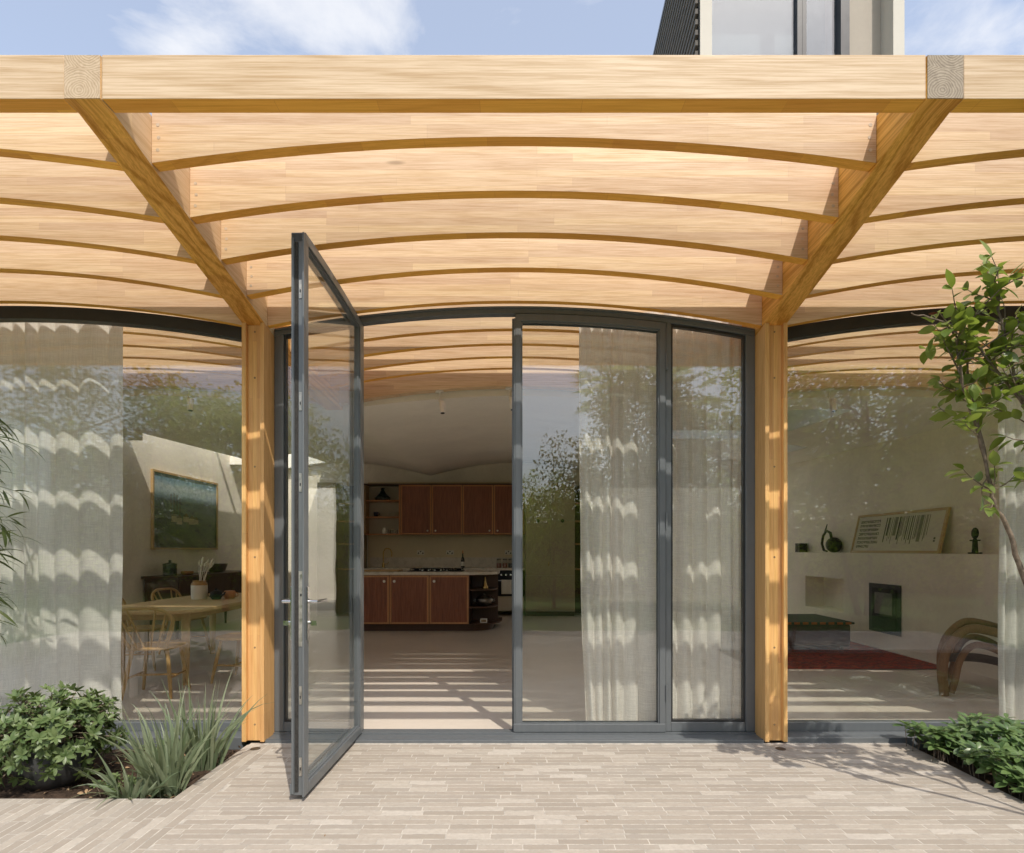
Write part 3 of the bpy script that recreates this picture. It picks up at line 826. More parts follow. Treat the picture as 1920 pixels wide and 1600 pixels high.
def cabinet_door(parent, x0, x1, z0, z1, y, knob_left, kz, panel=None, kr=.019):
    fw = .028
    d = MB(); d.box(x0+fw, x1-fw, y+.004, y+.02, z0+fw, z1-fw); d = d.build('door', panel or m_reed, parent)
    for a, b, c, e in ((x0, x0+fw, z0, z1), (x1-fw, x1, z0, z1), (x0+fw+.0005, x1-fw-.0005, z0, z0+fw), (x0+fw+.0005, x1-fw-.0005, z1-fw, z1)):
        MB().box(a, b, y-.004, y+.021, c, e).build('frame', m_walnut_edge, d)
    kx = x0+.075 if knob_left else x1-.075
    MB().tube([(kx,y+.003,kz),(kx,y-.010,kz),(kx,y-.022,kz)], [.008,kr,kr*.9], 12).build('knob', m_ivory, d, smooth=50)
for a, b, kl in ((-2.455, -2.005, False), (-1.995, -1.378, True), (-1.366, -.745, True)):
    cabinet_door(isl, a, b, .125, .892, IY0, kl, .80, kr=.022)
hob = thing('gas_hob', 'black gas hob with iron pan supports on the island worktop', 'hob', (-1.31, 9.95, .946))
hb = MB(); hb.box(-1.76, -.87, 9.70, 10.20, .946, .956); hb.build('hob_plate', m_black, hob)
for i in range(5):
    cx = -1.66+i*.175; cyy = 9.86 if i % 2 else 10.05
    MB().lathe([(.035,.957),(.045,.965),(.03,.975)], (cx, cyy, 0), 12).build('burner', m_iron, hob)
    g = MB()
    for a in range(2):
        g.box(cx-.075, cx+.075, 9.80+a*.22, 9.812+a*.22, .978, .990); g.box(cx-.07+a*.13, cx-.058+a*.13, 9.74, 10.16, .978, .990)
    for dx in (-.07, .06): g.box(cx+dx, cx+dx+.01, 9.75, 9.76, .957, .979); g.box(cx+dx, cx+dx+.01, 10.14, 10.15, .957, .979)
    g.build('pan_support', m_iron, hob)
for i in range(5): MB().lathe([(.016,.957),(.015,.975)], (-1.52+i*.1, 9.735, 0), 10).build('control_knob', m_chrome, hob)
tag(MB().box(-2.44, -1.89, 9.62, 10.0, .946, .972).build('chopping_board', m_oak, bevel=.004), 'long wooden chopping board on the left of the island worktop', 'chopping board')
tag(MB().lathe([(.0,.946),(.06,.946),(.10,.965),(.13,.985),(.126,.985),(.09,.965),(.0,.955)], (-1.02, 10.24, 0)).build('shallow_dish', m_ivory, smooth=50), 'shallow pale dish behind the gas hob', 'dish')
# things on the rounded island shelves
def lathe_thing(name, prof, c, mat, label, cat, n=20): return tag(MB().lathe(prof, (0,0,0), n).xf(Matrix.Translation(c)).build(name, mat, smooth=45, loc=c), label, cat)
lathe_thing('brass_bell', [(.05,0),(.052,.02),(.035,.05),(.022,.09),(.016,.12),(.020,.135),(.010,.15),(.012,.17),(.004,.19)], (-.50, 9.72, .673), m_brass, 'small brass hand bell on the upper rounded island shelf', 'bell')
tur = thing('pewter_tureen', 'squat dull pewter pot with lid on the middle rounded island shelf', 'pot', (-.51, 9.70, .395))
MB().lathe([(.06,.395),(.12,.43),(.145,.475),(.135,.505)], (-.51, 9.70, 0)).build('bowl', m_pewter, tur, smooth=60)
MB().lathe([(.135,.507),(.10,.54),(.04,.555),(.015,.56),(.02,.58),(.006,.59)], (-.51, 9.70, 0)).build('lid', m_pewter, tur, smooth=60)
for s in (-1, 1): MB().tube([(-.51+s*.13,9.70,.49),(-.51+s*.17,9.70,.50),(-.51+s*.175,9.70,.475),(-.51+s*.14,9.70,.46)], .008, 6).build('handle', m_pewter, tur, smooth=60)
bx = thing('tea_tin', 'small pale printed tin on the lowest rounded island shelf', 'tin', (-.52, 9.6, .128))
MB().box(-.57, -.46, 9.57, 9.64, .128, .195).build('box', m_ivory, bx, bevel=.004)
MB().box(-.555, -.475, 9.5685, 9.5698, .142, .18).build('printed_label', m_dry, bx)

# back run
run = thing('kitchen_counter', 'low cream kitchen counter with pale stone top along the back wall', 'kitchen counter', (-1.4, 11.65, 0))
MB().box(-3.0, -.385, 11.68, 12.33, .10, .90).build('carcass', m_cream, run)
MB().box(-3.0, -.40, 11.74, 12.3, .006, .0995).build('plinth', m_darkwood, run)
MB().box(-.385, .18, 12.2, 12.33, .10, .90).build('back_panel', m_cream, run)
MB().box(-3.0, .18, 11.62, 12.332, .9005, .94).build('worktop', m_worktop, run, bevel=.003)
MB().box(-3.0, .18, 12.305, 12.332, .9405, 1.14).build('upstand', m_worktop, run)
for i in range(5):
    a = -2.98+i*.52
    MB().box(a+.004, a+.512, 11.655, 11.679, .62, .895).build('drawer', m_cream, run, bevel=.003)
    MB().box(a+.004, a+.512, 11.655, 11.679, .11, .612).build('door', m_cream, run, bevel=.003)
    MB().lathe([(.035,0),(.033,.004),(0,.004)], (0,0,0), 12).xf(Matrix.Translation((a+.256, 11.654, .87)) @ Matrix.Rotation(PI/2, 4, 'X')).build('finger_pull', m_darkwood, run)
ov = thing('oven', 'black built in oven with towel on its rail at the end of the counter', 'oven', (-.09, 11.65, .1))
MB().box(-.375, .165, 11.66, 12.18, .40, .895).build('body', m_black, ov)
MB().box(-.36, .15, 11.640, 11.659, .42, .72).build('door', m_black, ov, bevel=.003)
MB().box(-.31, .10, 11.636, 11.6395, .46, .66).build('window', plain('oven glass', (.03,.035,.035), .08, 0, 0, 1, 0), ov)
MB().tube([(-.34,11.61,.70),(.13,11.61,.70)], .011, 8).build('handle_rail', m_chrome, ov, smooth=50)
for i in range(5): MB().tube([(-.28+i*.09,11.66,.81),(-.28+i*.09,11.632,.81)], .020, 10).build('control_knob', m_chrome, ov)
MB().box(-.375, .165, 11.645, 12.18, .11, .392).build('drawer', m_cream, ov, bevel=.003)
tag(MB().grid(lambda u, v: Vector((-.28+.2*u, 11.594-.004*math.sin(9*u)+.002*math.sin(20*v), .44+.275*v)), 14, 6).build('tea_towel', m_ivory, smooth=180), 'pale tea towel hanging from the oven rail', 'towel')
# wall units
wu = thing('wall_cabinet', 'run of dark reeded wall cabinets over the back counter', 'wall cabinet', (-1.05, DU, 1.6))
MB().box(-2.312, .18, DU+.025, 12.33, 1.602, 2.60).build('carcass', m_darkwood, wu)
MB().box(-3.06, .20, DU-.01, 12.332, 2.6005, 2.625).build('top_board', m_darkwood, wu)
for a, b, kl in ((-2.300, -1.690, False), (-1.680, -1.070, True), (-1.060, -.450, False), (-.440, .175, True)):
    cabinet_door(wu, a, b, 1.604, 2.596, DU, kl, 1.68, kr=.018)
for i in range(4): MB().lathe([(.03,2.6255),(.03,2.629)], (-2.6+i*.65, DU+.03, 0), 10).build('uplight', m_silver, wu)
shv = thing('open_shelves', 'pale open wall shelves holding tagine, plates and glasses', 'shelf unit', (-2.68, DU, 1.6))
MB().box(-3.05, -3.015, DU+.02, 12.33, 1.60, 2.60).build('side', m_oak, shv)
MB().box(-2.345, -2.315, DU+.02, 12.33, 1.60, 2.60).build('side', m_walnut_edge, shv)
MB().box(-3.014, -2.346, 12.28, 12.329, 1.622, 2.60).build('back_panel', m_cream, shv)
for z in (1.60, 1.945, 2.275): MB().box(-3.014, -2.346, DU+.03, 12.279, z, z+.021).build('shelf', m_walnut_edge, shv)
tag(MB().lathe([(.10,0),(.15,.012),(.165,.05),(.16,.06),(.11,.10),(.06,.15),(.035,.20),(.028,.215),(.045,.235),(.03,.255),(.01,.26)], (-2.70, 12.12, 2.297)).build('tagine', m_green_glaze, smooth=50), 'dark green conical tagine on the top open shelf', 'tagine')
cup = thing('blue_cup', 'dark blue cup on a saucer on the middle open shelf', 'cup', (-2.83, 12.1, 1.967))
MB().lathe([(.03,1.975),(.045,2.0),(.05,2.06),(.046,2.06),(.03,1.985)], (-2.83,12.1,0)).build('bowl', plain('dark blue glaze', (.02,.026,.055), .25, 0, .3, 10, 0), cup, smooth=50)
MB().tube([(-2.785,12.1,2.045),(-2.755,12.1,2.04),(-2.757,12.1,2.01),(-2.79,12.1,2.0)], .006, 6).build('handle', m_black, cup, smooth=60)
MB().lathe([(.04,1.967),(.085,1.974),(.04,1.9745)], (-2.83,12.1,0)).build('saucer', m_black, cup, smooth=50)
for i in range(6):
    tag(lathe_thing('dinner_plate', [(.06,0),(.11,.010),(.115,.013),(.06,.006)], (-2.46+.002*(i%2), 12.1, 1.967+i*.0142), m_ivory, 'ivory plate ' + ('at the bottom of', 'second from the bottom in', 'third from the bottom in', 'third from the top in', 'second from the top in', 'on top of')[i] + ' the stack on the middle open shelf', 'plate', 24), group='stack of plates on the middle open shelf')
for i in range(4):
    tag(lathe_thing('drinking_glass', [(.028,0),(.035,.085),(.033,.085),(.027,.006),(0,.005)], (-2.60+i*.075, 12.08+(i%2)*.05, 1.622), m_jar_glass, 'clear drinking glass, ' + ('next to the ivory jug', 'second from the ivory jug', 'third from the ivory jug', 'at the cabinet end of the row')[i] + ' on the lowest open shelf', 'glass', 14), group='glasses on the lowest open shelf')
lathe_thing('cream_jug', [(.035,0),(.045,.03),(.042,.07),(.028,.10),(.034,.12),(.03,.12),(.024,.10)], (-2.645, 12.02, 1.622), m_ivory, 'small ivory jug left of the glasses on the lowest open shelf', 'jug')
tap = thing('kitchen_tap', 'brass swan neck tap standing on the back counter', 'tap', (-2.66, 12.0, .94))
MB().tube([(-2.66,12.0,.941)]+[(-2.66,12.0,z) for z in (1.0,1.1,1.22)]+[(-2.66+.085*(1-math.cos(q)),12.0,1.22+.105*math.sin(q)) for q in [R(a) for a in range(20,181,20)]]+[(-2.49,12.0,1.16)], .0135, 8).build('spout', m_brass, tap, smooth=50)
MB().lathe([(.030,.9405),(.030,.95),(.022,1.04)], (-2.66,12.0,0), 14).build('body', m_brass, tap, smooth=50)
MB().tube([(-2.64,12.0,1.01),(-2.57,12.0,1.015),(-2.555,12.0,1.06)], .008, 6).build('lever', m_brass, tap, smooth=50)
for i, x in enumerate((-1.962, -1.358, -.150)):
    s = thing('wall_socket', ('cream double socket on the backsplash above the middle of the hob', 'cream double socket on the backsplash beside the wine bottle', 'cream double socket on the backsplash above the spice jars')[i], 'socket', (x, 12.33, 1.245), 'double sockets on the backsplash')
    MB().box(x-.075, x+.075, 12.325, 12.334, 1.20, 1.287).build('face_plate', m_ivory, s, bevel=.002)
    for dx in (-.045, .045):
        MB().prism([(x+dx-.020,1.215),(x+dx+.020,1.215),(x+dx,1.250)], 'y', 12.322, 12.3255).build('outlet', m_black, s)
    MB().tube([(x,12.326,1.262),(x,12.3215,1.262)], .014, 10).build('switch', m_black, s)
bt = thing('wine_bottle', 'dark glass bottle with pale label on the back counter', 'bottle', (-1.06, 11.95, .94))
MB().lathe([(.036,.9405),(.038,.95),(.038,1.09),(.030,1.13),(.014,1.16),(.013,1.215),(.016,1.22),(.015,1.235)], (-1.06,11.95,0)).build('body', m_green_glaze, bt, smooth=50)
MB().lathe([(.0385,.975),(.0385,1.06)], (-1.06,11.95,0)).build('printed_label', m_ivory, bt, smooth=50)
MB().lathe([(.0165,1.225),(.0165,1.27),(.008,1.29)], (-1.06,11.95,0), 12).build('stopper', m_walnut_edge, bt)
for i, (x, col) in enumerate(((-.335,(.28,.10,.05)), (-.215,(.26,.09,.045)), (-.10,(.05,.04,.035)))):
    j = thing('spice_jar', ('glass jar of red spice, first from the hob', 'glass jar of red spice between two other jars', 'glass jar of dark spice beside the tall cupboard')[i], 'jar', (x, 11.9, .94), 'spice jars on the back counter')
    MB().lathe([(.045,.942),(.045,1.03),(0,1.031)], (x,11.9,0), 16).build('contents', plain('spice', col, .9, 0, .3, 40), j, smooth=40)
    MB().lathe([(.048,.941),(.049,1.08),(.042,1.09)], (x,11.9,0), 16).build('jar_body', m_jar_glass, j, smooth=50)
    MB().lathe([(.044,1.091),(.046,1.12),(.02,1.125)], (x,11.9,0), 16).build('lid', m_pewter, j, smooth=50)
tall = thing('tall_cupboard', 'tall plain cream cupboard with four doors at the end of the counter', 'cupboard', (.67, 11.6, 0))
MB().box(.19, 1.15, 11.62, 12.33, .10, 2.61).build('carcass', m_cream, tall)
MB().box(.20, 1.14, 11.68, 12.3, .006, .0995).build('plinth', m_darkwood, tall)
for a, b in ((.194, .668), (.672, 1.146)):
    for c, e in ((.115, .79), (.796, 1.87), (1.876, 2.605)): MB().box(a, b, 11.598, 11.619, c, e).build('door', plain('taupe lacquer', (.36,.29,.20), .5, 0, .05, 2, .02), tall, bevel=.003)
    for z in (1.87,): MB().lathe([(.035,0),(.033,.004),(0,.004)], (0,0,0), 12).xf(Matrix.Translation(((a+b)/2, 11.597, z-.01)) @ Matrix.Rotation(PI/2, 4, 'X')).build('finger_pull', m_black, tall)
MB().tube([(.64,11.585,.98),(.64,11.585,1.06)], .007, 8).build('handle', m_brass, tall)
alc = thing('drinks_alcove', 'narrow dark timber alcove beside the tall cream cupboard', 'alcove', (1.3, 11.7, 0))
MB().box(1.16, 1.62, 12.2, 12.33, .006, 2.61).build('back_panel', m_darkwood, alc)
for z in (.9, 1.4, 1.85, 2.2): MB().box(1.18, 1.60, 11.75, 12.199, z, z+.025).build('shelf', m_walnut_edge, alc)
MB().box(1.60, 1.64, 11.7, 12.19, .006, 2.61).build('side', m_darkwood, alc)
tl = thing('larder_cupboard', 'tall taupe larder cupboard at the left end of the kitchen wall', 'cupboard', (-3.4, 11.6, 0))
MB().box(-3.86, -3.07, 11.62, 12.33, .006, 2.61).build('carcass', plain('taupe door', (.33,.27,.19), .5, 0, .05, 2, .02), tl)
for a, b in ((-3.856, -3.467), (-3.463, -3.074)): MB().box(a, b, 11.598, 11.619, .1, 2.6).build('door', bpy.data.materials['taupe door'], tl, bevel=.003)
MB().tube([(-3.50,11.585,1.0),(-3.50,11.585,1.1)], .007, 8).build('handle', m_brass, tl)

# ceiling spotlights, unlit
for i, x in enumerate((-3.16, -.735, -.06, 3.03)):
    s = thing('ceiling_spotlight', ('white ceiling spotlight above the dining table', 'white ceiling spotlight above the open doorway', 'white ceiling spotlight just behind the meeting stile of the doors', 'white ceiling spotlight in front of the fireplace wall')[i], 'spotlight', (x, 5.75, 2.8), 'white spotlights under the inner header')
    zc = 2.862-.17*(((x-(XL+XR)/2+1.7535) % 3.507-1.7535)/1.6785)**2
    MB().lathe([(.04,zc-.012),(.04,zc+.004)], (x,5.76,0), 14).build('ceiling_plate', m_white, s)
    MB().tube([(x,5.76,zc-.012),(x,5.76,zc-.125)], .008, 8).build('stem', m_white, s)
    MB().tube([(x+.028,5.76,zc-.10),(x+.032,5.745,zc-.215)], .028, 14).build('lamp_head', m_white, s, smooth=50)
    MB().tube([(x+.032,5.7445,zc-.2155),(x+.0322,5.744,zc-.218)], .020, 14).build('lens', m_black, s)

# ------------------------------------------------------------------ dining side
tb = thing('dining_table', 'long oak dining table with rounded ends by the left window', 'table', (-3.45, 6.55, 0))
def rrect(x0, x1, y0, y1, r, n=6):
    p = []
    for cx, cyy, a0 in ((x1-r,y1-r,0),(x0+r,y1-r,90),(x0+r,y0+r,180),(x1-r,y0+r,270)):
        for i in range(n+1):
            a = R(a0+90*i/n); p.append((cx+r*math.cos(a), cyy+r*math.sin(a)))
    return p
MB().prism(rrect(-3.98,-2.96,5.42,7.75,.32), 'z', .708, .742).build('tabletop', m_oak, tb, bevel=.008)
MB().prism(rrect(-3.80,-3.14,5.68,7.5,.05), 'z', .63, .7075).build('apron', m_oak, tb)
for x in (-3.78,-3.16):
    for y in (5.72, 7.45): MB().tube([(x,y,.706),(x,y,.4),(x,y,.005)], [.042,.038,.028], 12).build('leg', m_oak, tb, smooth=50)
def bow_chair(name, label, loc, rz):
    """bow-back chair facing +y, its back towards -y"""
    t = thing(name, label, 'chair', (0,0,0), 'bow back chairs round the dining table')
    st = rrect(-.22,.22,-.20,.22,.16,5)
    MB().prism(st, 'z', .425, .452).build('seat', m_elm, t, bevel=.010)
    def bowpt(a):   # a 0..1 along the bow
        q = PI*a; w = .275*math.copysign(abs(math.cos(q))**.5, math.cos(q))
        h = math.sin(q)**.75
        return Vector((-w*(.52+.48*min(1,h*1.35)), -.17-.13*h, .445+.355*h))
    MB().tube([bowpt(i/28) for i in range(29)], .0155, 8).build('back_bow', m_elm, t, smooth=60)
    for i in range(6):
        a = .22+.56*i/5; top = bowpt(a); b = Vector((-.14+.28*i/5, -.18, .45))
        MB().tube([b, (b+top)/2, top], [.008,.0105,.008], 7).build('spindle', m_elm, t, smooth=60)
    for sx in (-1,1):
        for sy in (-1,1): MB().tube([(sx*.14,sy*.13,.43),(sx*.175,sy*.17,.2),(sx*.20,sy*.20,.005)], [.015,.019,.012], 8).build('leg', m_elm, t, smooth=60)
    for sx in (-1,1): MB().tube([(sx*.178,-.172,.18),(sx*.178,.172,.18)], .010, 7).build('stretcher', m_elm, t, smooth=60)
    MB().tube([(-.178,0,.18),(.178,0,.18)], .010, 7).build('stretcher', m_elm, t, smooth=60)
    t.location = loc; t.rotation_euler = (0,0,rz); return t
ch0 = bow_chair('bow_chair', 'golden bow back chair at the near end of the dining table, back to the window', (-3.22, 5.36, 0), R(8))
for loc, rz, lab in (((-2.72, 5.95, 0), R(82), 'golden bow back chair at the side of the dining table next to the post'),
                     ((-4.10, 6.55, 0), R(-78), 'golden bow back chair across the dining table, beside the curtain edge'),
                     ((-4.18, 7.55, 0), R(-100), 'golden bow back chair across the dining table, in front of the sideboard')):
    c = copy_tree(ch0); c.location = loc; c.rotation_euler = (0,0,rz); c['label'] = lab
jar = thing('stoneware_jar', 'stoneware jar of dried grass heads on the dining table', 'jar', (-3.57, 6.74, .743))
MB().lathe([(.078,.743),(.085,.76),(.086,.90)], (-3.57,6.74,0)).build('body', m_ivory, jar, smooth=50)
MB().lathe([(.086,.901),(.080,.925),(.066,.938),(.072,.952),(.066,.953),(.06,.93)], (-3.57,6.74,0)).build('neck', m_elm, jar, smooth=50)
rr = random.Random(9)
for i in range(14):
    tx, ty = rr.uniform(.02,.20), rr.uniform(-.09,.09); h = rr.uniform(.17,.25)
    p0 = Vector((-3.57+rr.uniform(-.02,.03),6.74,.80)); p1 = Vector((-3.57+tx*.6,6.74+ty*.5,.94+h*.55)); p2 = Vector((-3.55+tx*.85,6.74+ty,.94+h))
    MB().tube([p0,p1,p2], .003, 4).tube([p2-(p2-p1)*.25, p2, p2+(p2-p1)*.35], [.006,.013,.002], 6).build('grass_head', m_ivory, jar, smooth=60)
tp = thing('black_teapot', 'small black teapot beside the stoneware jar', 'teapot', (-3.37, 6.72, .743))
MB().lathe([(.045,.743),(.065,.775),(.062,.82),(.035,.84),(.012,.845),(.012,.86),(.003,.868)], (-3.37,6.72,0)).build('body', m_black, tp, smooth=50)
MB().tube([(-3.31,6.70,.78),(-3.27,6.69,.80),(-3.25,6.69,.83)], [.014,.010,.007], 8).build('spout', m_black, tp, smooth=50)
MB().tube([(-3.43,6.73,.82),(-3.47,6.735,.82),(-3.47,6.735,.78),(-3.43,6.73,.77)], .006, 6).build('handle', m_black, tp, smooth=50)
cp = thing('amber_pot', 'small amber handled pot behind the black teapot', 'pot', (-3.28, 6.85, .743))
MB().lathe([(.05,.743),(.065,.77),(.062,.815),(.055,.83)], (-3.28,6.85,0)).build('body', m_walnut_edge, cp, smooth=50)
MB().tube([(-3.22,6.85,.81),(-3.185,6.85,.80),(-3.185,6.85,.77),(-3.22,6.85,.765)], .006, 6).build('handle', m_walnut_edge, cp, smooth=50)
sb = thing('sideboard', 'long dark wooden sideboard with pale top edge against the plaster wall', 'sideboard', (-4.95, 9.3, 0))
MB().box(-5.18, -4.66, 8.25, 10.7, .895, .93).build('top', m_darkwood, sb, bevel=.004)
MB().box(-5.17, -4.70, 8.32, 10.62, .42, .894).build('body', m_darkwood, sb)
for i in range(3): MB().box(-4.699, -4.682, 8.34+i*.765, 9.085+i*.765, .45, .88).build('door', m_darkwood, sb, bevel=.003)
for x in (-5.12,-4.76):
    for y in (8.4, 10.54): MB().tube([(x,y,.42),(x,y,.005)], [.03,.018], 8).build('leg', m_darkwood, sb)
can = thing('green_canister', 'dark green lidded canister on the near end of the sideboard', 'canister', (-4.95, 8.55, .93))
MB().lathe([(.085,.931),(.09,.94),(.09,1.08)], (-4.95,8.55,0)).build('body', m_green_glaze, can, smooth=50)
MB().lathe([(.093,1.081),(.093,1.10),(.03,1.115),(.015,1.12),(.022,1.145),(.008,1.155)], (-4.95,8.55,0)).build('lid', m_green_glaze, can, smooth=50)
lathe_thing('brown_dish', [(.06,0),(.085,.02),(.085,.05),(.075,.052),(.07,.02)], (-4.85, 8.82, .931), m_walnut_edge, 'small brown dish next to the green canister', 'dish')
lathe_thing('wide_bowl', [(.09,0),(.13,.03),(.17,.14),(.160,.14),(.11,.035),(0,.02)], (-4.93, 9.85, .931), m_pewter, 'wide grey bowl on the sideboard', 'bowl', 24)
def painting():
    x = WLX+.004; y0, y1, z0, z1 = 8.50, 10.36, 1.30, 2.45
    p = thing('landscape_painting', 'framed landscape painting of pale cottages and chimneys under a blue sky', 'painting', (x, 9.4, 1.3))
    t = NT('painted landscape'); tc = t.n('TexCoord'); sp = t.n('SeparateXYZ'); t.L.new(tc.outputs['Object'], sp.inputs[0])
    h = t.math('DIVIDE', sp.outputs[2], z1-z0); n = t.noise(t.coords((1,.8,2.6), 0), 2.6, 6, .65, .8); n2 = t.noise(t.coords((1,1,1), 0), 16, 5, .7)
    hh = t.math('ADD', h, t.math('MULTIPLY', t.math('SUBTRACT', n, .5), .16))
    ra = t.n('ValToRGB'); t.put(ra.inputs[0], hh); e = ra.color_ramp.elements
    e[0].position = .0; e[0].color = (.030,.026,.014,1); e[1].position = 1; e[1].color = (.23,.36,.45,1)
    for pp, c in ((.12,(.045,.04,.02,1)), (.2,(.012,.022,.012,1)), (.38,(.028,.045,.022,1)), (.46,(.06,.085,.06,1)), (.53,(.075,.11,.12,1)), (.68,(.11,.17,.19,1)), (.74,(.33,.43,.47,1)), (.82,(.46,.55,.57,1)), (.9,(.20,.34,.44,1))):
        q = e.new(pp); q.color = c
    t.bump(n2, .5, .006)
    t.set(t.mix(t.ramp(n2, .35, .75, 0, .35), ra.outputs[0], (.02,.03,.02)), .45)
    MB().box(x, x+.02, y0+.03, y1-.03, z0+.03, z1-.03).build('canvas', t.mat, p)
    for a,b,c,d in ((y0,y0+.03,z0,z1),(y1-.03,y1,z0,z1),(y0+.03,y1-.03,z0,z0+.03),(y0+.03,y1-.03,z1-.03,z1)): MB().box(x,x+.035,a,b,c,d).build('frame', m_oak, p)
    pc = plain('painted cottage', (.40,.34,.22), .7, 0, .3, 30); pr = plain('painted roof', (.10,.06,.035), .7, 0, .3, 30)
    r = random.Random(2)
    for (yy, zz, w, hgt) in ((8.98,1.72,.16,.09),(9.12,1.69,.14,.10),(9.30,1.73,.16,.085),(9.46,1.70,.18,.09),(9.62,1.71,.12,.07)):
        MB().box(x+.0205, x+.0222, yy, yy+w, zz, zz+hgt).build('painted_cottage', pc, p)
        MB().prism([(yy-.012,zz+hgt),(yy+w+.012,zz+hgt),(yy+w*.5,zz+hgt+.055)], 'x', x+.0205, x+.0225).build('painted_roof', pr, p)
    for yy, hgt in ((8.96,.34),(9.04,.36),(9.12,.34),(9.20,.30)): MB().box(x+.0205, x+.0218, yy, yy+.014, 1.8, 1.8+hgt).build('painted_chimney', pr, p)
painting()

# ------------------------------------------------------------------ fireplace side
sv = thing('wood_stove', 'black inset wood stove with glass door in the plaster wall', 'stove', (WRX, 7.77, .22))
MB().box(WRX-.012, WRX-.0005, 7.43, 8.10, .217, .854).build('surround', m_black, sv, bevel=.003)
MB().box(WRX-.022, WRX-.0125, 7.51, 8.02, .27, .80).build('door', m_iron, sv, bevel=.004)
MB().box(WRX-.0255, WRX-.0225, 7.58, 7.95, .46, .74).build('window', plain('sooty stove glass', (.05,.047,.03), .4, 0, .5, 25, .05), sv)
MB().tube([(WRX-.03,7.62,.435),(WRX-.03,7.91,.435)], .007, 6).build('handle', m_iron, sv)
art = thing('framed_print', 'wide framed print of dark tree trunks and block lettering leaning on the ledge', 'framed print', (WRX+.1, 7.7, 1.256))
def lean():
    Mx = Matrix.Translation((WRX+.035, 0, 1.256)) @ Matrix.Rotation(R(13), 4, 'Y')
    y0, y1, h = 6.82, 8.62, .545
    def B(name, mat, par, a, b, c, d, t0, t1): return MB().box(t0, t1, a, b, c, d).xf(Mx).build(name, mat, par)
    B('mount', plain('print paper', (.60,.55,.44), .8, 0, .03, 3, 0), art, y0+.03, y1-.03, .03, h-.03, .0, .012)
    for a,b,c,d in ((y0,y0+.03,0,h),(y1-.03,y1,0,h),(y0+.03,y1-.03,0,.03),(y0+.03,y1-.03,h-.03,h)): B('frame', m_oak, art, a, b, c, d, -.012, .018)
    ink = plain('print ink', (.035,.035,.03), .8, 0, .2, 20, 0); ink2 = plain('grey print ink', (.16,.145,.115), .8, 0, .2, 20, 0)
    r = random.Random(6)
    for row in range(7):          # block of type: rows of small letter-like marks
        z = h-.085-row*.058; yy = y1-.10; end = y1-.58+(.16 if row == 6 else 0)+r.uniform(0,.05)
        while yy > end:
            w = r.choice((.022,.028,.034)); m = MB(); kind = r.randrange(5)
            m.box(-.0012,-.0002, yy-w, yy-w+.009, z-.036, z)
            if kind in (0,1,3): m.box(-.0013,-.0003, yy-.009, yy, z-.036, z)
            if kind in (0,2,4): m.box(-.0014,-.0004, yy-w, yy, z-.009, z)
            if kind in (1,2): m.box(-.0015,-.0005, yy-w, yy, z-.022, z-.014)
            if kind in (3,4): m.box(-.0016,-.0006, yy-w, yy, z-.036, z-.028)
            m.xf(Mx).build('letter', ink, art); yy -= w+.010
    yy = y1-.68
    for i in range(24):
        w = r.choice((.008,.010,.014,.02,.03)) if i not in (5,19) else .062
        ln = r.uniform(.24,.36)
        B('printed_trunk', ink if r.random() < .55 else ink2, art, yy-w, yy, h-.07-ln, h-.065, -.0012-.0001*(i%3), -.0003)
        yy -= w+r.uniform(.008,.030)
        if yy < y0+.12: break
    B('printed_mark', ink, art, y0+.12, y0+.15, .14, .16, -.0012, -.0002); B('printed_mark', ink, art, y0+.12, y0+.15, .17, .195, -.0012, -.0002)
lean()
fg = thing('dark_figurine', 'dark carved figurine with an oval head on the ledge near the curtain', 'figurine', (WRX+.09, 6.36, 1.256))
MB().box(WRX+.05, WRX+.13, 6.31, 6.41, 1.256, 1.272).build('foot', m_iron, fg)
MB().lathe([(.03,1.2725),(.026,1.33),(.024,1.40),(.014,1.42)], (WRX+.09,6.36,0), 12).build('body', m_iron, fg, smooth=50)
MB().box(WRX+.075, WRX+.105, 6.30, 6.42, 1.392, 1.406).build('arm', m_iron, fg, bevel=.003)
MB().ball((WRX+.09,6.36,1.475), .018, .052, .062).build('head', m_iron, fg, smooth=180)
vs = thing('loop_vase', 'round black vessel with a looping handle on the ledge', 'vessel', (WRX+.1, 9.25, 1.256))
MB().ball((WRX+.10,9.20,1.256+.118), .115, .125, .118, 20, 12).build('body', m_black, vs, smooth=180)
MB().tube([(WRX+.10,9.27,1.47),(WRX+.10,9.30,1.56),(WRX+.10,9.42,1.60),(WRX+.10,9.52,1.52),(WRX+.10,9.56,1.40),(WRX+.10,9.50,1.29),(WRX+.10,9.40,1.275)], [.022,.022,.02,.02,.02,.02,.015], 8).build('handle', m_black, vs, smooth=60)
MB().tube([(WRX+.10,9.50,1.54),(WRX+.10,9.43,1.64),(WRX+.10,9.40,1.70)], [.012,.010,.006], 6).build('spur', m_black, vs, smooth=60)
cb = thing('black_speaker', 'small black cube speaker on the ledge beside the post', 'speaker', (WRX+.1, 10.25, 1.256))
MB().box(WRX+.03, WRX+.17, 10.17, 10.33, 1.2565, 1.41).build('body', m_black, cb, bevel=.006)
MB().lathe([(.045,0),(.05,.004),(.02,.006)], (0,0,0), 14).xf(Matrix.Translation((WRX+.029,10.25,1.33)) @ Matrix.Rotation(-PI/2, 4, 'Y')).build('cone', m_iron, cb)
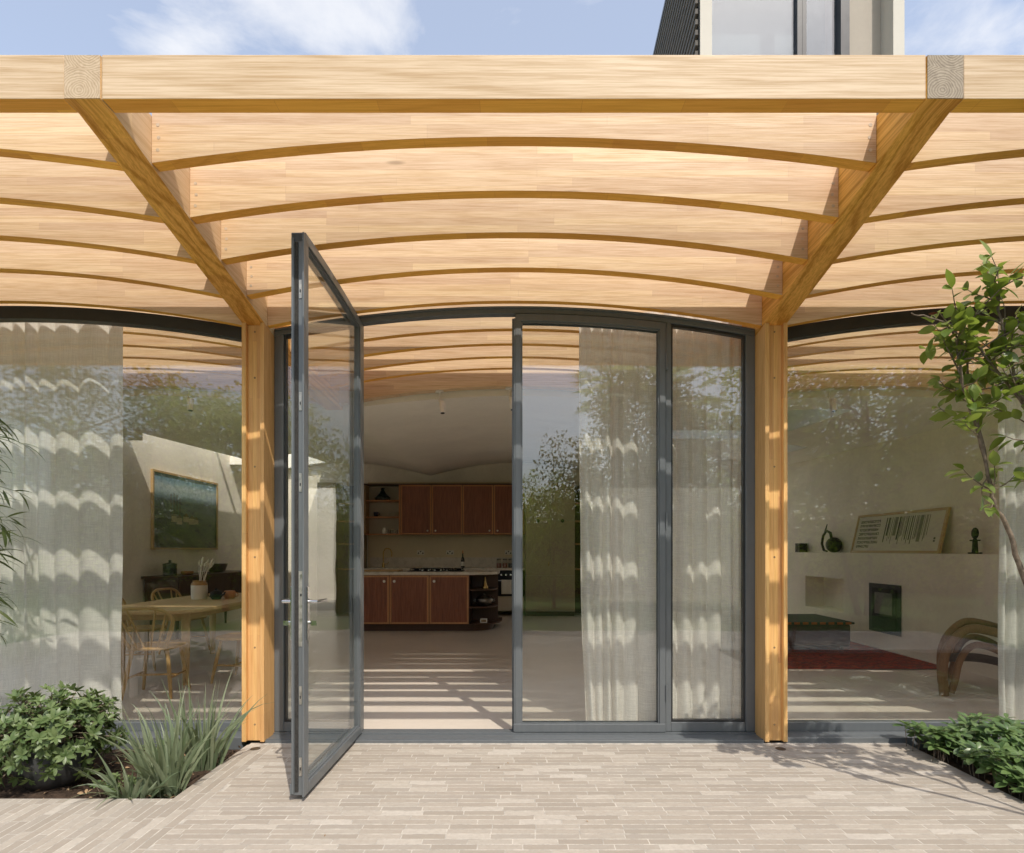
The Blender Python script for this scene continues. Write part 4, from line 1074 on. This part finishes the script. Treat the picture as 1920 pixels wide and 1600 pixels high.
def rug():
    t = NT('woven red rug'); c = t.coords()
    sp = t.n('SeparateXYZ'); t.put(sp.inputs[0], c)
    n = t.noise(t.coords((1,1,1), 0), 4.5, 2); r = t.n('ValToRGB')
    s = t.math('FRACT', t.math('ADD', t.math('MULTIPLY', sp.outputs[1], 4.2), t.math('MULTIPLY', t.math('SNAP', n, .06), 2.4)))
    t.put(r.inputs[0], s); r.color_ramp.interpolation = 'CONSTANT'; e = r.color_ramp.elements
    e[0].position = 0; e[0].color = (.42,.060,.030,1); e[1].position = .95; e[1].color = (.02,.018,.02,1)
    for p, cc in ((.35,(.035,.03,.035,1)),(.45,(.46,.075,.03,1)),(.62,(.16,.10,.05,1)),(.68,(.27,.045,.03,1))): q = e.new(p); q.color = cc
    n2 = t.noise(c, 220, 2); t.bump(n2, .8, .01); t.set(t.mix(t.ramp(n2,.4,.7,0,.3), r.outputs[0], (.05,.02,.02)), .95, 0, .1)
    tag(MB().grid(lambda u, v: Vector((2.1+2.62*u, 6.45+2.5*v, .012+.003*math.sin(u*9)*math.sin(v*7))), 30, 30).build('woven_rug', t.mat, smooth=180, loc=(3.4,7.7,0)), 'red and black woven rug on the floor below the stove', 'rug')
rug()
ot = thing('striped_ottoman', 'low dark ottoman covered with a striped woven blanket beside the post', 'ottoman', (3.6, 8.0, 0))
MB().box(2.9, 4.28, 7.62, 8.55, .06, .35).build('base', plain('plum upholstery', (.085,.045,.045), .9, 0, .25, 20, .3), ot, bevel=.03)
MB().box(2.88, 4.31, 7.59, 8.58, .351, .378).build('blanket', plain('dark weave', (.055,.048,.045), .95, 0, .4, 60, .6), ot, bevel=.008)
for i in range(13):
    a = 2.885+i*.109
    MB().box(a, a+.07, 7.584, 7.5895, .350, .379).build('stripe', plain('orange weave', (.42,.10,.035), .95, 0, .2, 60), ot) if i == 0 else MB().box(a, a+.07, 7.584, 7.5895, .350, .379).build('stripe', bpy.data.materials['orange weave'], ot)
for x in (2.98,4.2):
    for y in (7.7,8.47): MB().tube([(x,y,.06),(x,y,.005)], .022, 8).build('leg', m_darkwood, ot)
for i, (a, b, h, m) in enumerate(((3.02,3.34,.045,m_ivory),(3.03,3.36,.05,m_ivory),(3.0,3.31,.03,m_ivory),(3.04,3.24,.03,m_elm))):
    z = .379+sum((.045,.05,.03,.03)[:i])
    bk = thing('stacked_book', ('pale book at the bottom of the stack on the ottoman', 'thick pale book second in the stack on the ottoman', 'thin pale book third in the stack on the ottoman', 'small tan book on top of the stack on the ottoman')[i], 'book', ((a+b)/2, 7.85, z), 'books stacked on the ottoman')
    MB().box(a, b, 7.72, 7.98, z+.0005, z+.004).build('cover', m, bk); MB().box(a, b, 7.72, 7.98, z+h-.004, z+h-.0005).build('cover', m, bk)
    MB().box(a+.003, b-.003, 7.724, 7.976, z+.0041, z+h-.0041).build('pages', m_ivory, bk)
    MB().box(b-.0028, b, 7.7201, 7.9799, z+.0042, z+h-.0042).build('spine', m, bk)
m_bent = wood('bent beech', 'z', (.27,.145,.07), (.15,.075,.035), None, .5, knots=False)
lc = thing('lounge_chair', 'low lounge chair with looping bent wood arms in front of the plaster wall', 'lounge chair', (4.1, 5.5, 0))
for dx, y in ((0, 5.30), (.34, 5.80)):
    pts = smooth_curve([(3.80+dx,y,.005),(3.79+dx,y,.17),(3.80+dx,y,.33),(3.86+dx,y,.47),(3.97+dx,y,.575),(4.07+dx,y,.60),(4.22+dx,y,.575),(4.36+dx,y,.535),(4.5+dx,y,.49)])
    MB().tube(pts, .040, 8, .9).build('arm', m_bent, lc, smooth=60)
    MB().tube(smooth_curve([(3.86+dx,y,.03),(3.90+dx,y,.15),(3.93+dx,y,.29),(4.0+dx,y,.41),(4.10+dx,y,.455),(4.24+dx,y,.42),(4.38+dx,y,.34),(4.5+dx,y,.26)]), .030, 8, .9).build('side_rail', m_bent, lc, smooth=60)
MB().tube([(4.48,5.30,.48),(4.82,5.80,.48)], .025, 8).build('back_rail', m_darkwood, lc)
sc_ = plain('dark brown leather', (.035,.026,.02), .55, 0, .3, 18, .2)
MB().grid(lambda u, v: Vector((3.86+.56*u+.34*v, 5.33+.45*v, .30-.07*u+.03*math.sin(PI*u)+.012*math.sin(PI*v))), 12, 8).build('seat', sc_, lc, smooth=180)
MB().grid(lambda u, v: Vector((4.40+.14*u+.34*v, 5.33+.45*v, .22+.5*u)), 8, 8).build('backrest', sc_, lc, smooth=180)

# ------------------------------------------------------------------ plants by the glass
def leaf_shape(L, w, fold=.25, droop=.25, n=4, tip=1.0):
    """a leaf along +x, folded along its midrib, curving down towards the tip"""
    b = MB(); vs = []
    for i in range(n+1):
        t = i/n; x = L*t; z = -droop*L*t*t
        hw = w*.5*(math.sin(PI*min(1, t**.85))**.8 if 0 < t < 1 else 0)
        if i in (0, n): vs.append((x,0,z))
        else: vs += [(x,-hw,z+fold*hw),(x,0,z),(x,hw,z+fold*hw)]
    fs = []
    fs += [(0,1,2),(0,2,3)]
    for i in range(n-2):
        a = 1+3*i; fs += [(a,a+3,a+4,a+1),(a+1,a+4,a+5,a+2)]
    a = 1+3*(n-2); e = len(vs)-1
    fs += [(a,e,a+1),(a+1,e,a+2)]
    return b.add(vs, fs)
def orient(p, d, up, roll=0, s=1):
    d = d.normalized(); side = up.cross(d)
    if side.length < 1e-4: side = Vector((1,0,0)).cross(d)
    side.normalize(); u = d.cross(side)
    M = Matrix((d, side, u)).transposed().to_4x4()
    return Matrix.Translation(p) @ M @ Matrix.Rotation(roll, 4, 'X') @ Matrix.Scale(s, 4)
def place_leaves(parent, mats, shapes, name, mat, stuff_name, nmax=300, key=None):
    """the leaves that show largest become parts, the others one mass"""
    meshes = [sh.mesh(name, mat, None, 180) for sh in shapes]
    base = BASE[parent.name]
    vis = [m for m in mats if inview(m.translation, 10)]
    vis.sort(key=key or (lambda m: (m.translation-Vector((0,0,EYE))).length - .02*m.to_scale().x))
    near = vis[:nmax]; ids = set(id(m) for m in near)
    r = random.Random(len(mats))
    for m in near:
        o = bpy.data.objects.new(name, r.choice(meshes)); C.objects.link(o); o.parent = parent
        o.matrix_basis = Matrix.Translation(-base) @ m
    rest = MB()
    for m in mats:
        if id(m) in ids: continue
        sh = r.choice(shapes); rest.add([m @ v for v in sh.v], sh.f)
    if rest.v: tag(rest.build(stuff_name, mat, parent, smooth=180), kind='stuff')
def rvec(r): 
    while True:
        v = Vector((r.uniform(-1,1), r.uniform(-1,1), r.uniform(-1,1)))
        if .05 < v.length < 1: return v.normalized()
def smooth_path(pts, n=5):
    out = []
    k = len(pts)
    for i in range(k-1):
        p0, p1, p2, p3 = pts[max(i-1,0)], pts[i], pts[i+1], pts[min(i+2,k-1)]
        for j in range(n):
            t = j/n
            out.append(.5*((2*p1)+(p2-p0)*t+(2*p0-5*p1+4*p2-p3)*t*t+(3*p1-p0-3*p2+p3)*t*t*t))
    out.append(pts[-1]); return out

def camellia():
    r = random.Random(21)
    t = thing('camellia_tree', 'small camellia tree with glossy leaves leaning over the paving in front of the fireplace window', 'tree', (2.80, 2.62, 0))
    V = Vector
    trunk = [V((2.80,2.62,-.05)), V((2.66,2.64,.35)), V((2.50,2.66,.72)), V((2.33,2.68,1.06)), V((2.265,2.69,1.24)), V((2.22,2.70,1.40)), V((2.165,2.70,1.50)), V((2.15,2.70,1.57))]
    br = [trunk,
          [V((2.15,2.70,1.57)), V((2.10,2.68,1.72)), V((2.04,2.66,1.88)), V((1.985,2.65,2.02)), V((1.96,2.64,2.12)), V((1.93,2.62,2.22))],
          [V((2.15,2.70,1.57)), V((2.14,2.73,1.75)), V((2.115,2.74,1.92)), V((2.08,2.74,2.08)), V((2.05,2.73,2.22)), V((1.98,2.72,2.30)), V((1.88,2.70,2.36))],
          [V((2.42,2.67,.88)), V((2.40,2.62,1.15)), V((2.36,2.60,1.45)), V((2.30,2.60,1.70)), V((2.22,2.60,1.92)), V((2.16,2.60,2.10)), V((2.12,2.60,2.25)), V((2.09,2.60,2.42))],
          [V((2.36,2.60,1.45)), V((2.42,2.58,1.75)), V((2.38,2.57,2.05)), V((2.34,2.56,2.32)), V((2.30,2.55,2.55)), V((2.26,2.55,2.72))],
          [V((2.66,2.64,.35)), V((2.72,2.62,.9)), V((2.70,2.60,1.5)), V((2.60,2.58,2.0)), V((2.55,2.58,2.4)), V((2.48,2.57,2.78))],
          [V((2.22,2.60,1.92)), V((2.10,2.62,2.10)), V((1.98,2.63,2.25)), V((1.84,2.65,2.33)), V((1.76,2.66,2.35))],
          [V((2.60,2.58,2.0)), V((2.75,2.50,2.3)), V((2.85,2.45,2.6))],
          [V((2.72,2.62,.9)), V((2.78,2.50,1.3)), V((2.72,2.36,1.7)), V((2.62,2.24,2.1)), V((2.52,2.16,2.4))],
          [V((2.72,2.62,.9)), V((2.90,2.52,1.3)), V((3.0,2.40,1.7)), V((2.98,2.30,2.1)), V((2.9,2.2,2.5))]]
    rad = [.017,.0075,.0075,.010,.009,.011,.006,.007,.010,.010]
    mb = MB()
    for p, q in zip(br, rad):
        sp = smooth_path(p, 4); n = len(sp)
        sp = [v+rvec(r)*.004 for v in sp]
        mb.tube(sp, [q*(1-.6*i/n) for i in range(n)], 7)
    mb.build('trunk', m_bark, t, smooth=70)
    tw = MB(); L = []
    def leaf_at(p, d):
        up = (Vector((0,0,1))+rvec(r)*.55)
        if p.x < 1.87 or p.z > 2.66: return
        L.append(orient(p, d, up, r.uniform(-.5,.5), r.uniform(.75,1.2)))
    def twig(p, d, ln, nl):
        if p.z > 2.62 or p.x < 1.93: return
        if p.x < 1.95: d = Vector((abs(d.x)*.5, d.y, d.z)); ln *= .6
        pts = [p]; dd = d.normalized()
        for i in range(4):
            dd = (dd+rvec(r)*.25+Vector((0,0,.05))).normalized(); pts.append(pts[-1]+dd*ln/4)
        tw.tube(pts, [.0036,.0032,.0028,.0022,.0015], 5)
        for i in range(nl):
            f = .25+.75*i/max(1,nl-1); k = min(3, int(f*4)); q = pts[k].lerp(pts[k+1], f*4-k)
            a = (pts[k+1]-pts[k]).normalized(); s = rvec(r); s = (s-a*s.dot(a)).normalized()
            leaf_at(q, a*.55+s*.9+Vector((0,0,-.15)))
        leaf_at(pts[-1], dd+Vector((0,0,-.2)))
    for bi, (p, n) in enumerate(zip(br, (0, 15, 20, 26, 28, 26, 16, 20, 26, 26))):
        sp = smooth_path(p, 6)
        for i in range(n):
            f = .30+.70*(i+r.random())/n if bi in (1,2,3,5) else .2+.8*(i+r.random())/n
            q = sp[min(len(sp)-1, int(f*(len(sp)-1)))]
            if q.z < 1.55 and r.random() < .7: continue
            d = rvec(r); d.z = abs(d.z)*.6+.05; d.y *= .7
            twig(q, d, r.uniform(.10,.26), r.randint(4,7))
        for k in range(3): twig(sp[-1], (sp[-1]-sp[-3])+rvec(r)*.08, r.uniform(.08,.18), 5)
    for q, d in ((V((2.16,2.70,1.52)), V((-.5,-.2,-.4))), (V((2.13,2.70,1.62)), V((-.6,-.3,-.5))), (V((2.30,2.68,1.15)), V((.5,-.4,.1))), (V((2.34,2.60,1.5)), V((.4,-.3,-.3))), (V((2.2,2.6,1.6)), V((-.2,-.5,-.1)))):
        twig(q, d, .10, 4)
    tag(tw.build('twig', m_bark, t, smooth=70), kind='stuff')
    shapes = [leaf_shape(.073, .042, .22, .18, 5), leaf_shape(.062, .038, .35, .30, 5), leaf_shape(.080, .044, .15, .10, 5), leaf_shape(.056, .036, .3, .05, 5)]
    place_leaves(t, L, shapes, 'leaf', m_camellia, 'leaves')
    fl = MB()
    for i in range(9):
        d = Vector((math.cos(i*.7)*.7, math.sin(i*.7)*.7, .4)); m = orient(Vector((1.86,2.66,2.345)), d, Vector((0,0,1)), 0, 1); sh = leaf_shape(.022,.014,.2,.2,4); fl.add([m @ v for v in sh.v], sh.f)
    fl.build('faded_flower', plain('faded red petal', (.16,.045,.025), .8, 0, .3, 40), t, smooth=180)
camellia()

def dome_shrub():
    r = random.Random(5); c = Vector((-2.67, 3.42, .245))
    pt = thing('planter_pot', 'dark rounded planter pot half hidden under the leafy shrub', 'pot', (-2.62, 3.40, -.03))
    MB().lathe([(.10,-.05),(.17,.02),(.20,.10),(.195,.18),(.165,.225),(.15,.225),(.16,.17),(0,.16)], (-2.62,3.40,0), 28).build('pot_body', m_black_pot, pt, smooth=60)
    MB().lathe([(.155,.17),(.0,.185)], (-2.62,3.40,0), 16).build('soil', m_soil, pt)
    t = thing('leafy_shrub', 'dense rounded green shrub with whorled leaves growing in the dark pot', 'shrub', (-2.62, 3.40, .18))
    L = []; st = MB()
    for i in range(420):
        d = rvec(r)
        if d.z < -.75: d.z = -d.z*.5
        k = r.uniform(.70,1.08)
        p = c+Vector((d.x*.355*k, d.y*.31*k, d.z*.255*k+.025*math.sin(9*d.x+4*d.y)))
        n = Vector((d.x/.40, d.y/.33, d.z/.25+1.2)).normalized()
        if i % 2 == 0: st.tube([c+Vector((0,0,-.12)), c+(p-c)*.5, p], [.006,.004,.003], 4)
        nl = r.randint(6,9); a0 = r.uniform(0,6)
        t1 = n.cross(Vector((.3,.2,1))).normalized(); t2 = n.cross(t1)
        for j in range(nl):
            a = a0+2*PI*j/nl+r.uniform(-.2,.2)
            dd = t1*math.cos(a)+t2*math.sin(a)+n*r.uniform(.25,1.3)
            L.append(orient(p, dd, n+rvec(r)*.2, r.uniform(-.3,.3), r.uniform(.75,1.2)))
    for i in range(90):    # leaves deeper inside
        d = rvec(r); p = c+Vector((d.x*.28,d.y*.22,d.z*.16)); 
        for j in range(4): L.append(orient(p, rvec(r), Vector((0,0,1)), 0, 1))
    tag(st.build('stem', m_bark, t), kind='stuff')
    def obov(Ln, w, dr):
        m = leaf_shape(Ln, w, .15, dr, 4)
        m.v = [Vector((v.x, v.y*(.55+.75*v.x/Ln), v.z)) for v in m.v]; return m
    place_leaves(t, L, [obov(.048,.020,.15), obov(.043,.018,.3), obov(.054,.021,.2)], 'leaf', m_pitto, 'leaves', key=lambda m: m.translation.y-.3*m.translation.z)
dome_shrub()

def grass_clump(name, label, base, n, hmax, seed, lean=(0,0), spread=.55):
    r = random.Random(seed); t = thing(name, label, 'ornamental grass', base, 'grassy clumps at the post')
    b0 = Vector(base)
    for i in range(n):
        a = r.uniform(0, 2*PI); rr = .065*math.sqrt(r.random()); p = b0+Vector((math.cos(a)*rr*1.5, math.sin(a)*rr, -.02))
        h = hmax*r.uniform(.45,1.0); out = r.uniform(.10,1)*spread
        a2 = a+r.uniform(-.7,.7); d = Vector((math.cos(a2)*out+lean[0], math.sin(a2)*out*.8+lean[1], 1)).normalized()
        w = r.uniform(.013,.022); droop = r.uniform(.02,.55)*(.4+out); k = 7
        side = d.cross(Vector((r.uniform(-1,1),-1,r.uniform(-.3,.3)))).normalized()
        m = MB(); vs = []
        hd = Vector((d.x,d.y,0)); hd = hd.normalized() if hd.length > .01 else Vector((1,0,0))
        for j in range(k+1):
            q = j/k; c = p+d*h*q+hd*droop*h*q*q*.8-Vector((0,0,droop*h*q*q*q*.9))
            ww = w*(1-q**2.2)*(.75+.5*math.sin(PI*min(1,q*1.3)))*.5+.0004
            fo = d.cross(side)*ww*.35
            vs += [c-side*ww+fo, c, c+side*ww+fo]
        fs = []
        for j in range(k): 
            e = 3*j; fs += [(e,e+3,e+4,e+1),(e+1,e+4,e+5,e+2)]
        m.add(vs, fs).build('blade', m_blade, t, smooth=180)
grass_clump('grass_clump', 'large arching grey green grass clump at the front corner of the bed', (-1.915, 3.28, -.02), 80, .66, 3, (-.01,-.08), .46)
grass_clump('grass_clump', 'upright grey green grass clump close to the base of the post', (-1.89, 3.62, -.02), 60, .66, 7, (.02,.02), .36)
grass_clump('grass_clump', 'low sprawling grass tuft beside the paving at the bed corner', (-2.06, 3.20, -.02), 34, .34, 11, (.12,-.15), .9)
grass_clump('grass_clump', 'broad bladed tuft rising behind the shrub at the edge of the picture', (-3.12, 3.50, .0), 16, .62, 15, (.0,.0), .35)

def rosettes(name, label, cat, pts, leaf, mat, seed, stem=True, group=None, nmax=300, up=.55):
    r = random.Random(seed); b = pts[0][0]
    t = thing(name, label, cat, (b.x, b.y, 0), group); L = []; st = MB()
    for p, k in pts:
        g = Vector((p.x+r.uniform(-.02,.02), p.y+r.uniform(-.02,.02), -.03)); st.tube([g, (g+p)/2+rvec(r)*.008, p], [.003,.0026,.002], 4)
        n = (Vector((0,-.25,1))+rvec(r)*.35).normalized(); t1 = n.cross(Vector((1,.2,0))).normalized(); t2 = n.cross(t1)
        for ring, (m, tilt, sc_) in enumerate(((k, .15, 1.0), (k-1, up, .78))):
            a0 = r.uniform(0,6)
            for j in range(m):
                a = a0+2*PI*j/m+r.uniform(-.25,.25)
                L.append(orient(p+n*.012*ring, t1*math.cos(a)+t2*math.sin(a)+n*tilt, n, r.uniform(-.35,.35), sc_*r.uniform(.8,1.15)))
    tag(st.build('stem', m_bark, t), kind='stuff')
    place_leaves(t, L, leaf, 'leaf', mat, 'leaves', nmax, key=lambda m: m.translation.y-.5*m.translation.z)
def toothed(Ln, w):
    m = leaf_shape(Ln, w, .18, .25, 5)
    m.v = [Vector((v.x, v.y*(.55+.7*v.x/Ln), v.z)) for v in m.v]; return m
def ground_cover():
    r = random.Random(31); shapes = [toothed(.082,.042), toothed(.070,.036), toothed(.090,.042)]
    i = 0; patches = []
    def patch(x0, x1, y0, y1, n, h):
        pts = []
        while len(pts) < n:
            p = Vector((r.uniform(x0,x1), r.uniform(y0,y1), 0)); p.z = r.uniform(.25,1)*h
            pts.append((p, r.randint(5,6)))
        return pts
    rosettes('ground_cover_plant', 'clump of glossy toothed ground cover against the sill of the fireplace window', 'plant', patch(2.56,3.02,3.62,3.98,52,.17), shapes, m_pachy, 1, group='ground cover in the bed by the camellia', nmax=150)
    rosettes('ground_cover_plant', 'spreading clump of glossy toothed ground cover along the paving edge at the camellia foot', 'plant', patch(2.62,3.1,2.95,3.56,70,.17), shapes, m_pachy, 2, group='ground cover in the bed by the camellia', nmax=200)
    rosettes('ground_cover_plant', 'dense taller clump of glossy toothed ground cover in the middle of the bed', 'plant', patch(2.9,3.7,3.2,3.95,110,.22), shapes, m_pachy, 3, group='ground cover in the bed by the camellia', nmax=200)
    small = [toothed(.035,.018), toothed(.028,.016)]
    rosettes('seedling_plant', 'small pale green seedlings in the soil below the large grass clump', 'plant', [(Vector((-2.1+r.uniform(-.16,.12), 3.22+r.uniform(-.05,.09), r.uniform(.01,.06))), 5) for _ in range(16)], small, m_pitto, 4, nmax=80)
    rosettes('seedling_plant', 'low green weeds between the shrub and the grass clumps', 'plant', [(Vector((-2.13+r.uniform(-.12,.10), 3.55+r.uniform(-.12,.12), r.uniform(.03,.12))), 5) for _ in range(22)], small, m_pitto, 6, nmax=80)
ground_cover()
def litter():
    r = random.Random(8); sh = leaf_shape(.045,.018,.5,.3,4); m = MB()
    for i in range(182):
        if i >= 170: p = Vector((r.uniform(-1.2,2.5), r.uniform(2.7,3.9), .004))
        elif i % 3: p = Vector((r.uniform(-2.6,-1.8), r.uniform(3.14,4.0), -.018))
        else: p = Vector((r.uniform(2.63,3.3), r.uniform(3.0,4.0), -.018))
        M = orient(p, Vector((r.uniform(-1,1),r.uniform(-1,1),r.uniform(-.2,.3))), Vector((0,0,1)), r.uniform(-1,1), r.uniform(.4,1)*(1 if i < 170 else .45)); m.add([M @ v for v in sh.v], sh.f)
    tag(m.build('leaf_litter', m_dry, None, smooth=180), 'scattered dry brown leaves on the soil of the planting beds', 'litter', kind='stuff')
litter()
def bamboo():
    r = random.Random(14); t = thing('bamboo_plant', 'feathery bamboo with narrow leaves reaching in at the picture edge beside the left window', 'bamboo', (-3.05, 3.35, -.03))
    L = []; st = MB()
    for i in range(7):
        x = -3.16+r.uniform(-.12,.10); y = 3.4+r.uniform(-.2,.15); lean = Vector((r.uniform(-.05,.09), r.uniform(-.08,.05), 0)); h = r.uniform(2.0,2.7)
        pts = [Vector((x,y,-.03))+lean*(k/8)**2*2.2+Vector((0,0,h*k/8)) for k in range(9)]
        st.tube(pts, [.007*(1-.8*k/8) for k in range(9)], 6)
        for j in range(34):
            f = r.uniform(.42,1); k = min(7,int(f*8)); q = pts[k].lerp(pts[k+1], f*8-k)
            d = rvec(r); d.z = r.uniform(-.3,.4); e = q+d.normalized()*r.uniform(.08,.28); st.tube([q,(q+e)/2+Vector((0,0,.02)),e], [.002,.0016,.001], 4)
            for m in range(r.randint(3,6)):
                dd = (d.normalized()+rvec(r)*.7+Vector((0,0,-.35))); L.append(orient(q.lerp(e, r.uniform(.4,1)), dd, Vector((0,0,1))+rvec(r)*.3, r.uniform(-.5,.5), r.uniform(.7,1.3)))
    tag(st.build('cane', m_bamboo, t), kind='stuff')
    place_leaves(t, L, [leaf_shape(.10,.013,.3,.25,4), leaf_shape(.12,.014,.3,.45,4)], 'leaf', m_bamboo, 'leaves', 200)
bamboo()
for i, (x, y) in enumerate(((-1.70, 3.90), (1.73, 3.90))):
    tag(MB().lathe([(.032,-.004),(.032,.0022),(.026,.0024),(0,.0020)], (x,y,0), 18).build('ground_light', m_frame_dark, loc=(x,y,0)), ('round ground light set in the paving at the foot of the post by the grass', 'round ground light set in the paving at the foot of the post by the camellia')[i], 'ground light')

# ------------------------------------------------------------------ the garden behind, seen mirrored in the panes
def leaf_quads(mb, p, s, r, n, spread):
    for _ in range(n):
        q = p+rvec(r)*spread*r.random()**.5; d = rvec(r); u = d.cross(rvec(r))
        if u.length < .1: continue
        u.normalize(); k = s*r.uniform(.6,1.3)
        mb.add([q-d*k*.5, q-d*k*.1+u*k*.26, q+d*k*.5, q-d*k*.1-u*k*.26], [(0,1,2,3)])
def garden_tree(name, label, x, y, h, rx, rz, seed, mat, nclump=150, leaf=.13, trunk_r=.09, bare=.3, cat='tree', stems=1, group='trees and shrubs at the end of the lawn'):
    r = random.Random(seed); t = thing(name, label, cat, (x,y,-.1), group)
    tr = MB(); cr = MB(); c = Vector((x,y,h-rz))
    ends = []
    for i in range(nclump):
        d = rvec(r); k = r.uniform(.35,1)**.5*(1+.22*math.sin(5*d.x+3*d.z+seed)+.15*math.sin(9*d.y+seed))
        p = c+Vector((d.x*rx*k, d.y*rx*k, d.z*rz*k))
        if p.z < .15: p.z = .15+r.random()*.3
        ends.append(p); leaf_quads(cr, p, leaf*.66, r, 120, rx*.22+.06)
    for sidx in range(stems):
        ox = (sidx-(stems-1)/2)*.25; b = Vector((x+ox*.6,y,-.15)); top = c+Vector((ox*3,0,rz*.2))
        mid = b.lerp(top,.5)+Vector((ox,r.uniform(-.2,.2),0))
        sp = smooth_path([b, b.lerp(mid,.5), mid, top], 4); tr.tube(sp, [trunk_r*(1-.65*i/len(sp)) for i in range(len(sp))], 8)
        for p in ends[sidx::max(9,stems*7)]:
            q = sp[int(len(sp)*r.uniform(.45,.9))]; tr.tube([q, q.lerp(p,.5)+rvec(r)*.15, p], [trunk_r*.35,trunk_r*.2,trunk_r*.08], 5)
    tr.build('trunk', m_bark_dark, t, smooth=70); tag(cr.build('crown', mat, t), kind='stuff')
garden_tree('broadleaf_tree', 'tall broad tree mirrored in the closed door leaf', 3.3, -6.2, 5.6, 1.9, 2.2, 1, m_treedark, 260, .14)
garden_tree('garden_shrub', 'bright bushy shrub mirrored in the closed door leaf above the lawn', .9, -5.6, 3.0, 1.1, 1.4, 2, m_treeleaf, 110, .10, .05, cat='shrub')
garden_tree('garden_shrub', 'low dark shrub mirrored behind the open doorway', -1.2, -6.6, 2.3, 1.2, 1.1, 3, m_treedark, 90, .10, .05, cat='shrub')
garden_tree('multi_stem_tree', 'spreading multi stemmed tree mirrored in the fireplace window', 7.4, -4.2, 6.6, 3.0, 2.6, 4, m_treeleaf, 430, .14, .07, stems=3)
garden_tree('broadleaf_tree', 'darker tree mirrored at the far end of the fireplace window', 11.8, -6.5, 6.0, 2.2, 2.6, 5, m_treedark, 240, .15)
garden_tree('garden_shrub', 'loose green shrub mirrored low in the fireplace window', 5.0, -5.4, 2.6, 1.3, 1.2, 6, m_treeleaf, 110, .11, .05, cat='shrub')
garden_tree('broadleaf_tree', 'leafy tree mirrored in the dining window above the sideboard', -6.6, -5.2, 5.0, 2.0, 2.0, 7, m_treeleaf, 250, .13)
garden_tree('broadleaf_tree', 'dark tall tree mirrored behind the curtain of the dining window', -10.5, -5.0, 6.4, 2.5, 2.8, 8, m_treedark, 170, .14)
garden_tree('garden_shrub', 'wide shrub mirrored low in the dining window', -4.0, -6.0, 2.5, 1.4, 1.2, 9, m_treeleaf, 110, .11, .05, cat='shrub')
def palm(x, y, h, seed, label):
    r = random.Random(seed); t = thing('fan_palm', label, 'palm', (x,y,-.1), 'fan palms at the end of the lawn')
    MB().tube([(x,y,-.15),(x+.05,y,h*.5),(x,y,h)], [.13,.12,.11], 10).build('trunk', m_bark_dark, t, smooth=60)
    for i in range(22):
        a = r.uniform(0,6.28); el = r.uniform(-.5,1.0); d = Vector((math.cos(a)*math.cos(el), math.sin(a)*math.cos(el), math.sin(el)))
        b = Vector((x,y,h)); e = b+d*r.uniform(.5,.8); f = MB(); f.tube([b,b.lerp(e,.5)+Vector((0,0,.04)),e], [.014,.010,.008], 5)
        sd_ = d.cross(Vector((0,0,1))).normalized(); up = sd_.cross(d)
        for j in range(13):
            q = -1.25+2.5*j/12; dd = (d*math.cos(q)+sd_*math.sin(q)).normalized(); L = .52*(1-.25*abs(q)/1.25)
            w = dd.cross(up).normalized()*.018; m_ = e+dd*L*.55; tip = e+dd*L-Vector((0,0,.12*r.random()))
            f.add([e, m_-w, tip, m_+w], [(0,1,2,3)])
        f.build('frond', m_treeleaf, t)
palm(2.2, -4.9, 4.9, 3, 'fan palm mirrored in the top of the closed door leaf')
palm(3.6, -5.0, 4.7, 4, 'fan palm mirrored in the narrow side light')
def hedge():
    r = random.Random(77); cr = MB()
    for i in range(760):
        p = Vector((r.uniform(-17,18), -9.5+r.uniform(-.7,.7), r.random()**.8)); p.z = .1+p.z*(2.5+2.6*min(1, max(0, (abs(p.x-.3)-1.6)/2.0))*(.75+.25*math.sin(p.x*1.7))); leaf_quads(cr, p, .12, r, 95, .6)
    o = tag(cr.build('hedge', m_treeleaf, None), 'tall leafy boundary hedge mirrored beyond the lawn', 'hedge', kind='stuff')
hedge()
tag(MB().box(-18, 19, -10.6, -10.45, -.1, 2.2).build('garden_fence', m_bark_dark), 'dark boundary fence standing behind the hedge', 'fence')
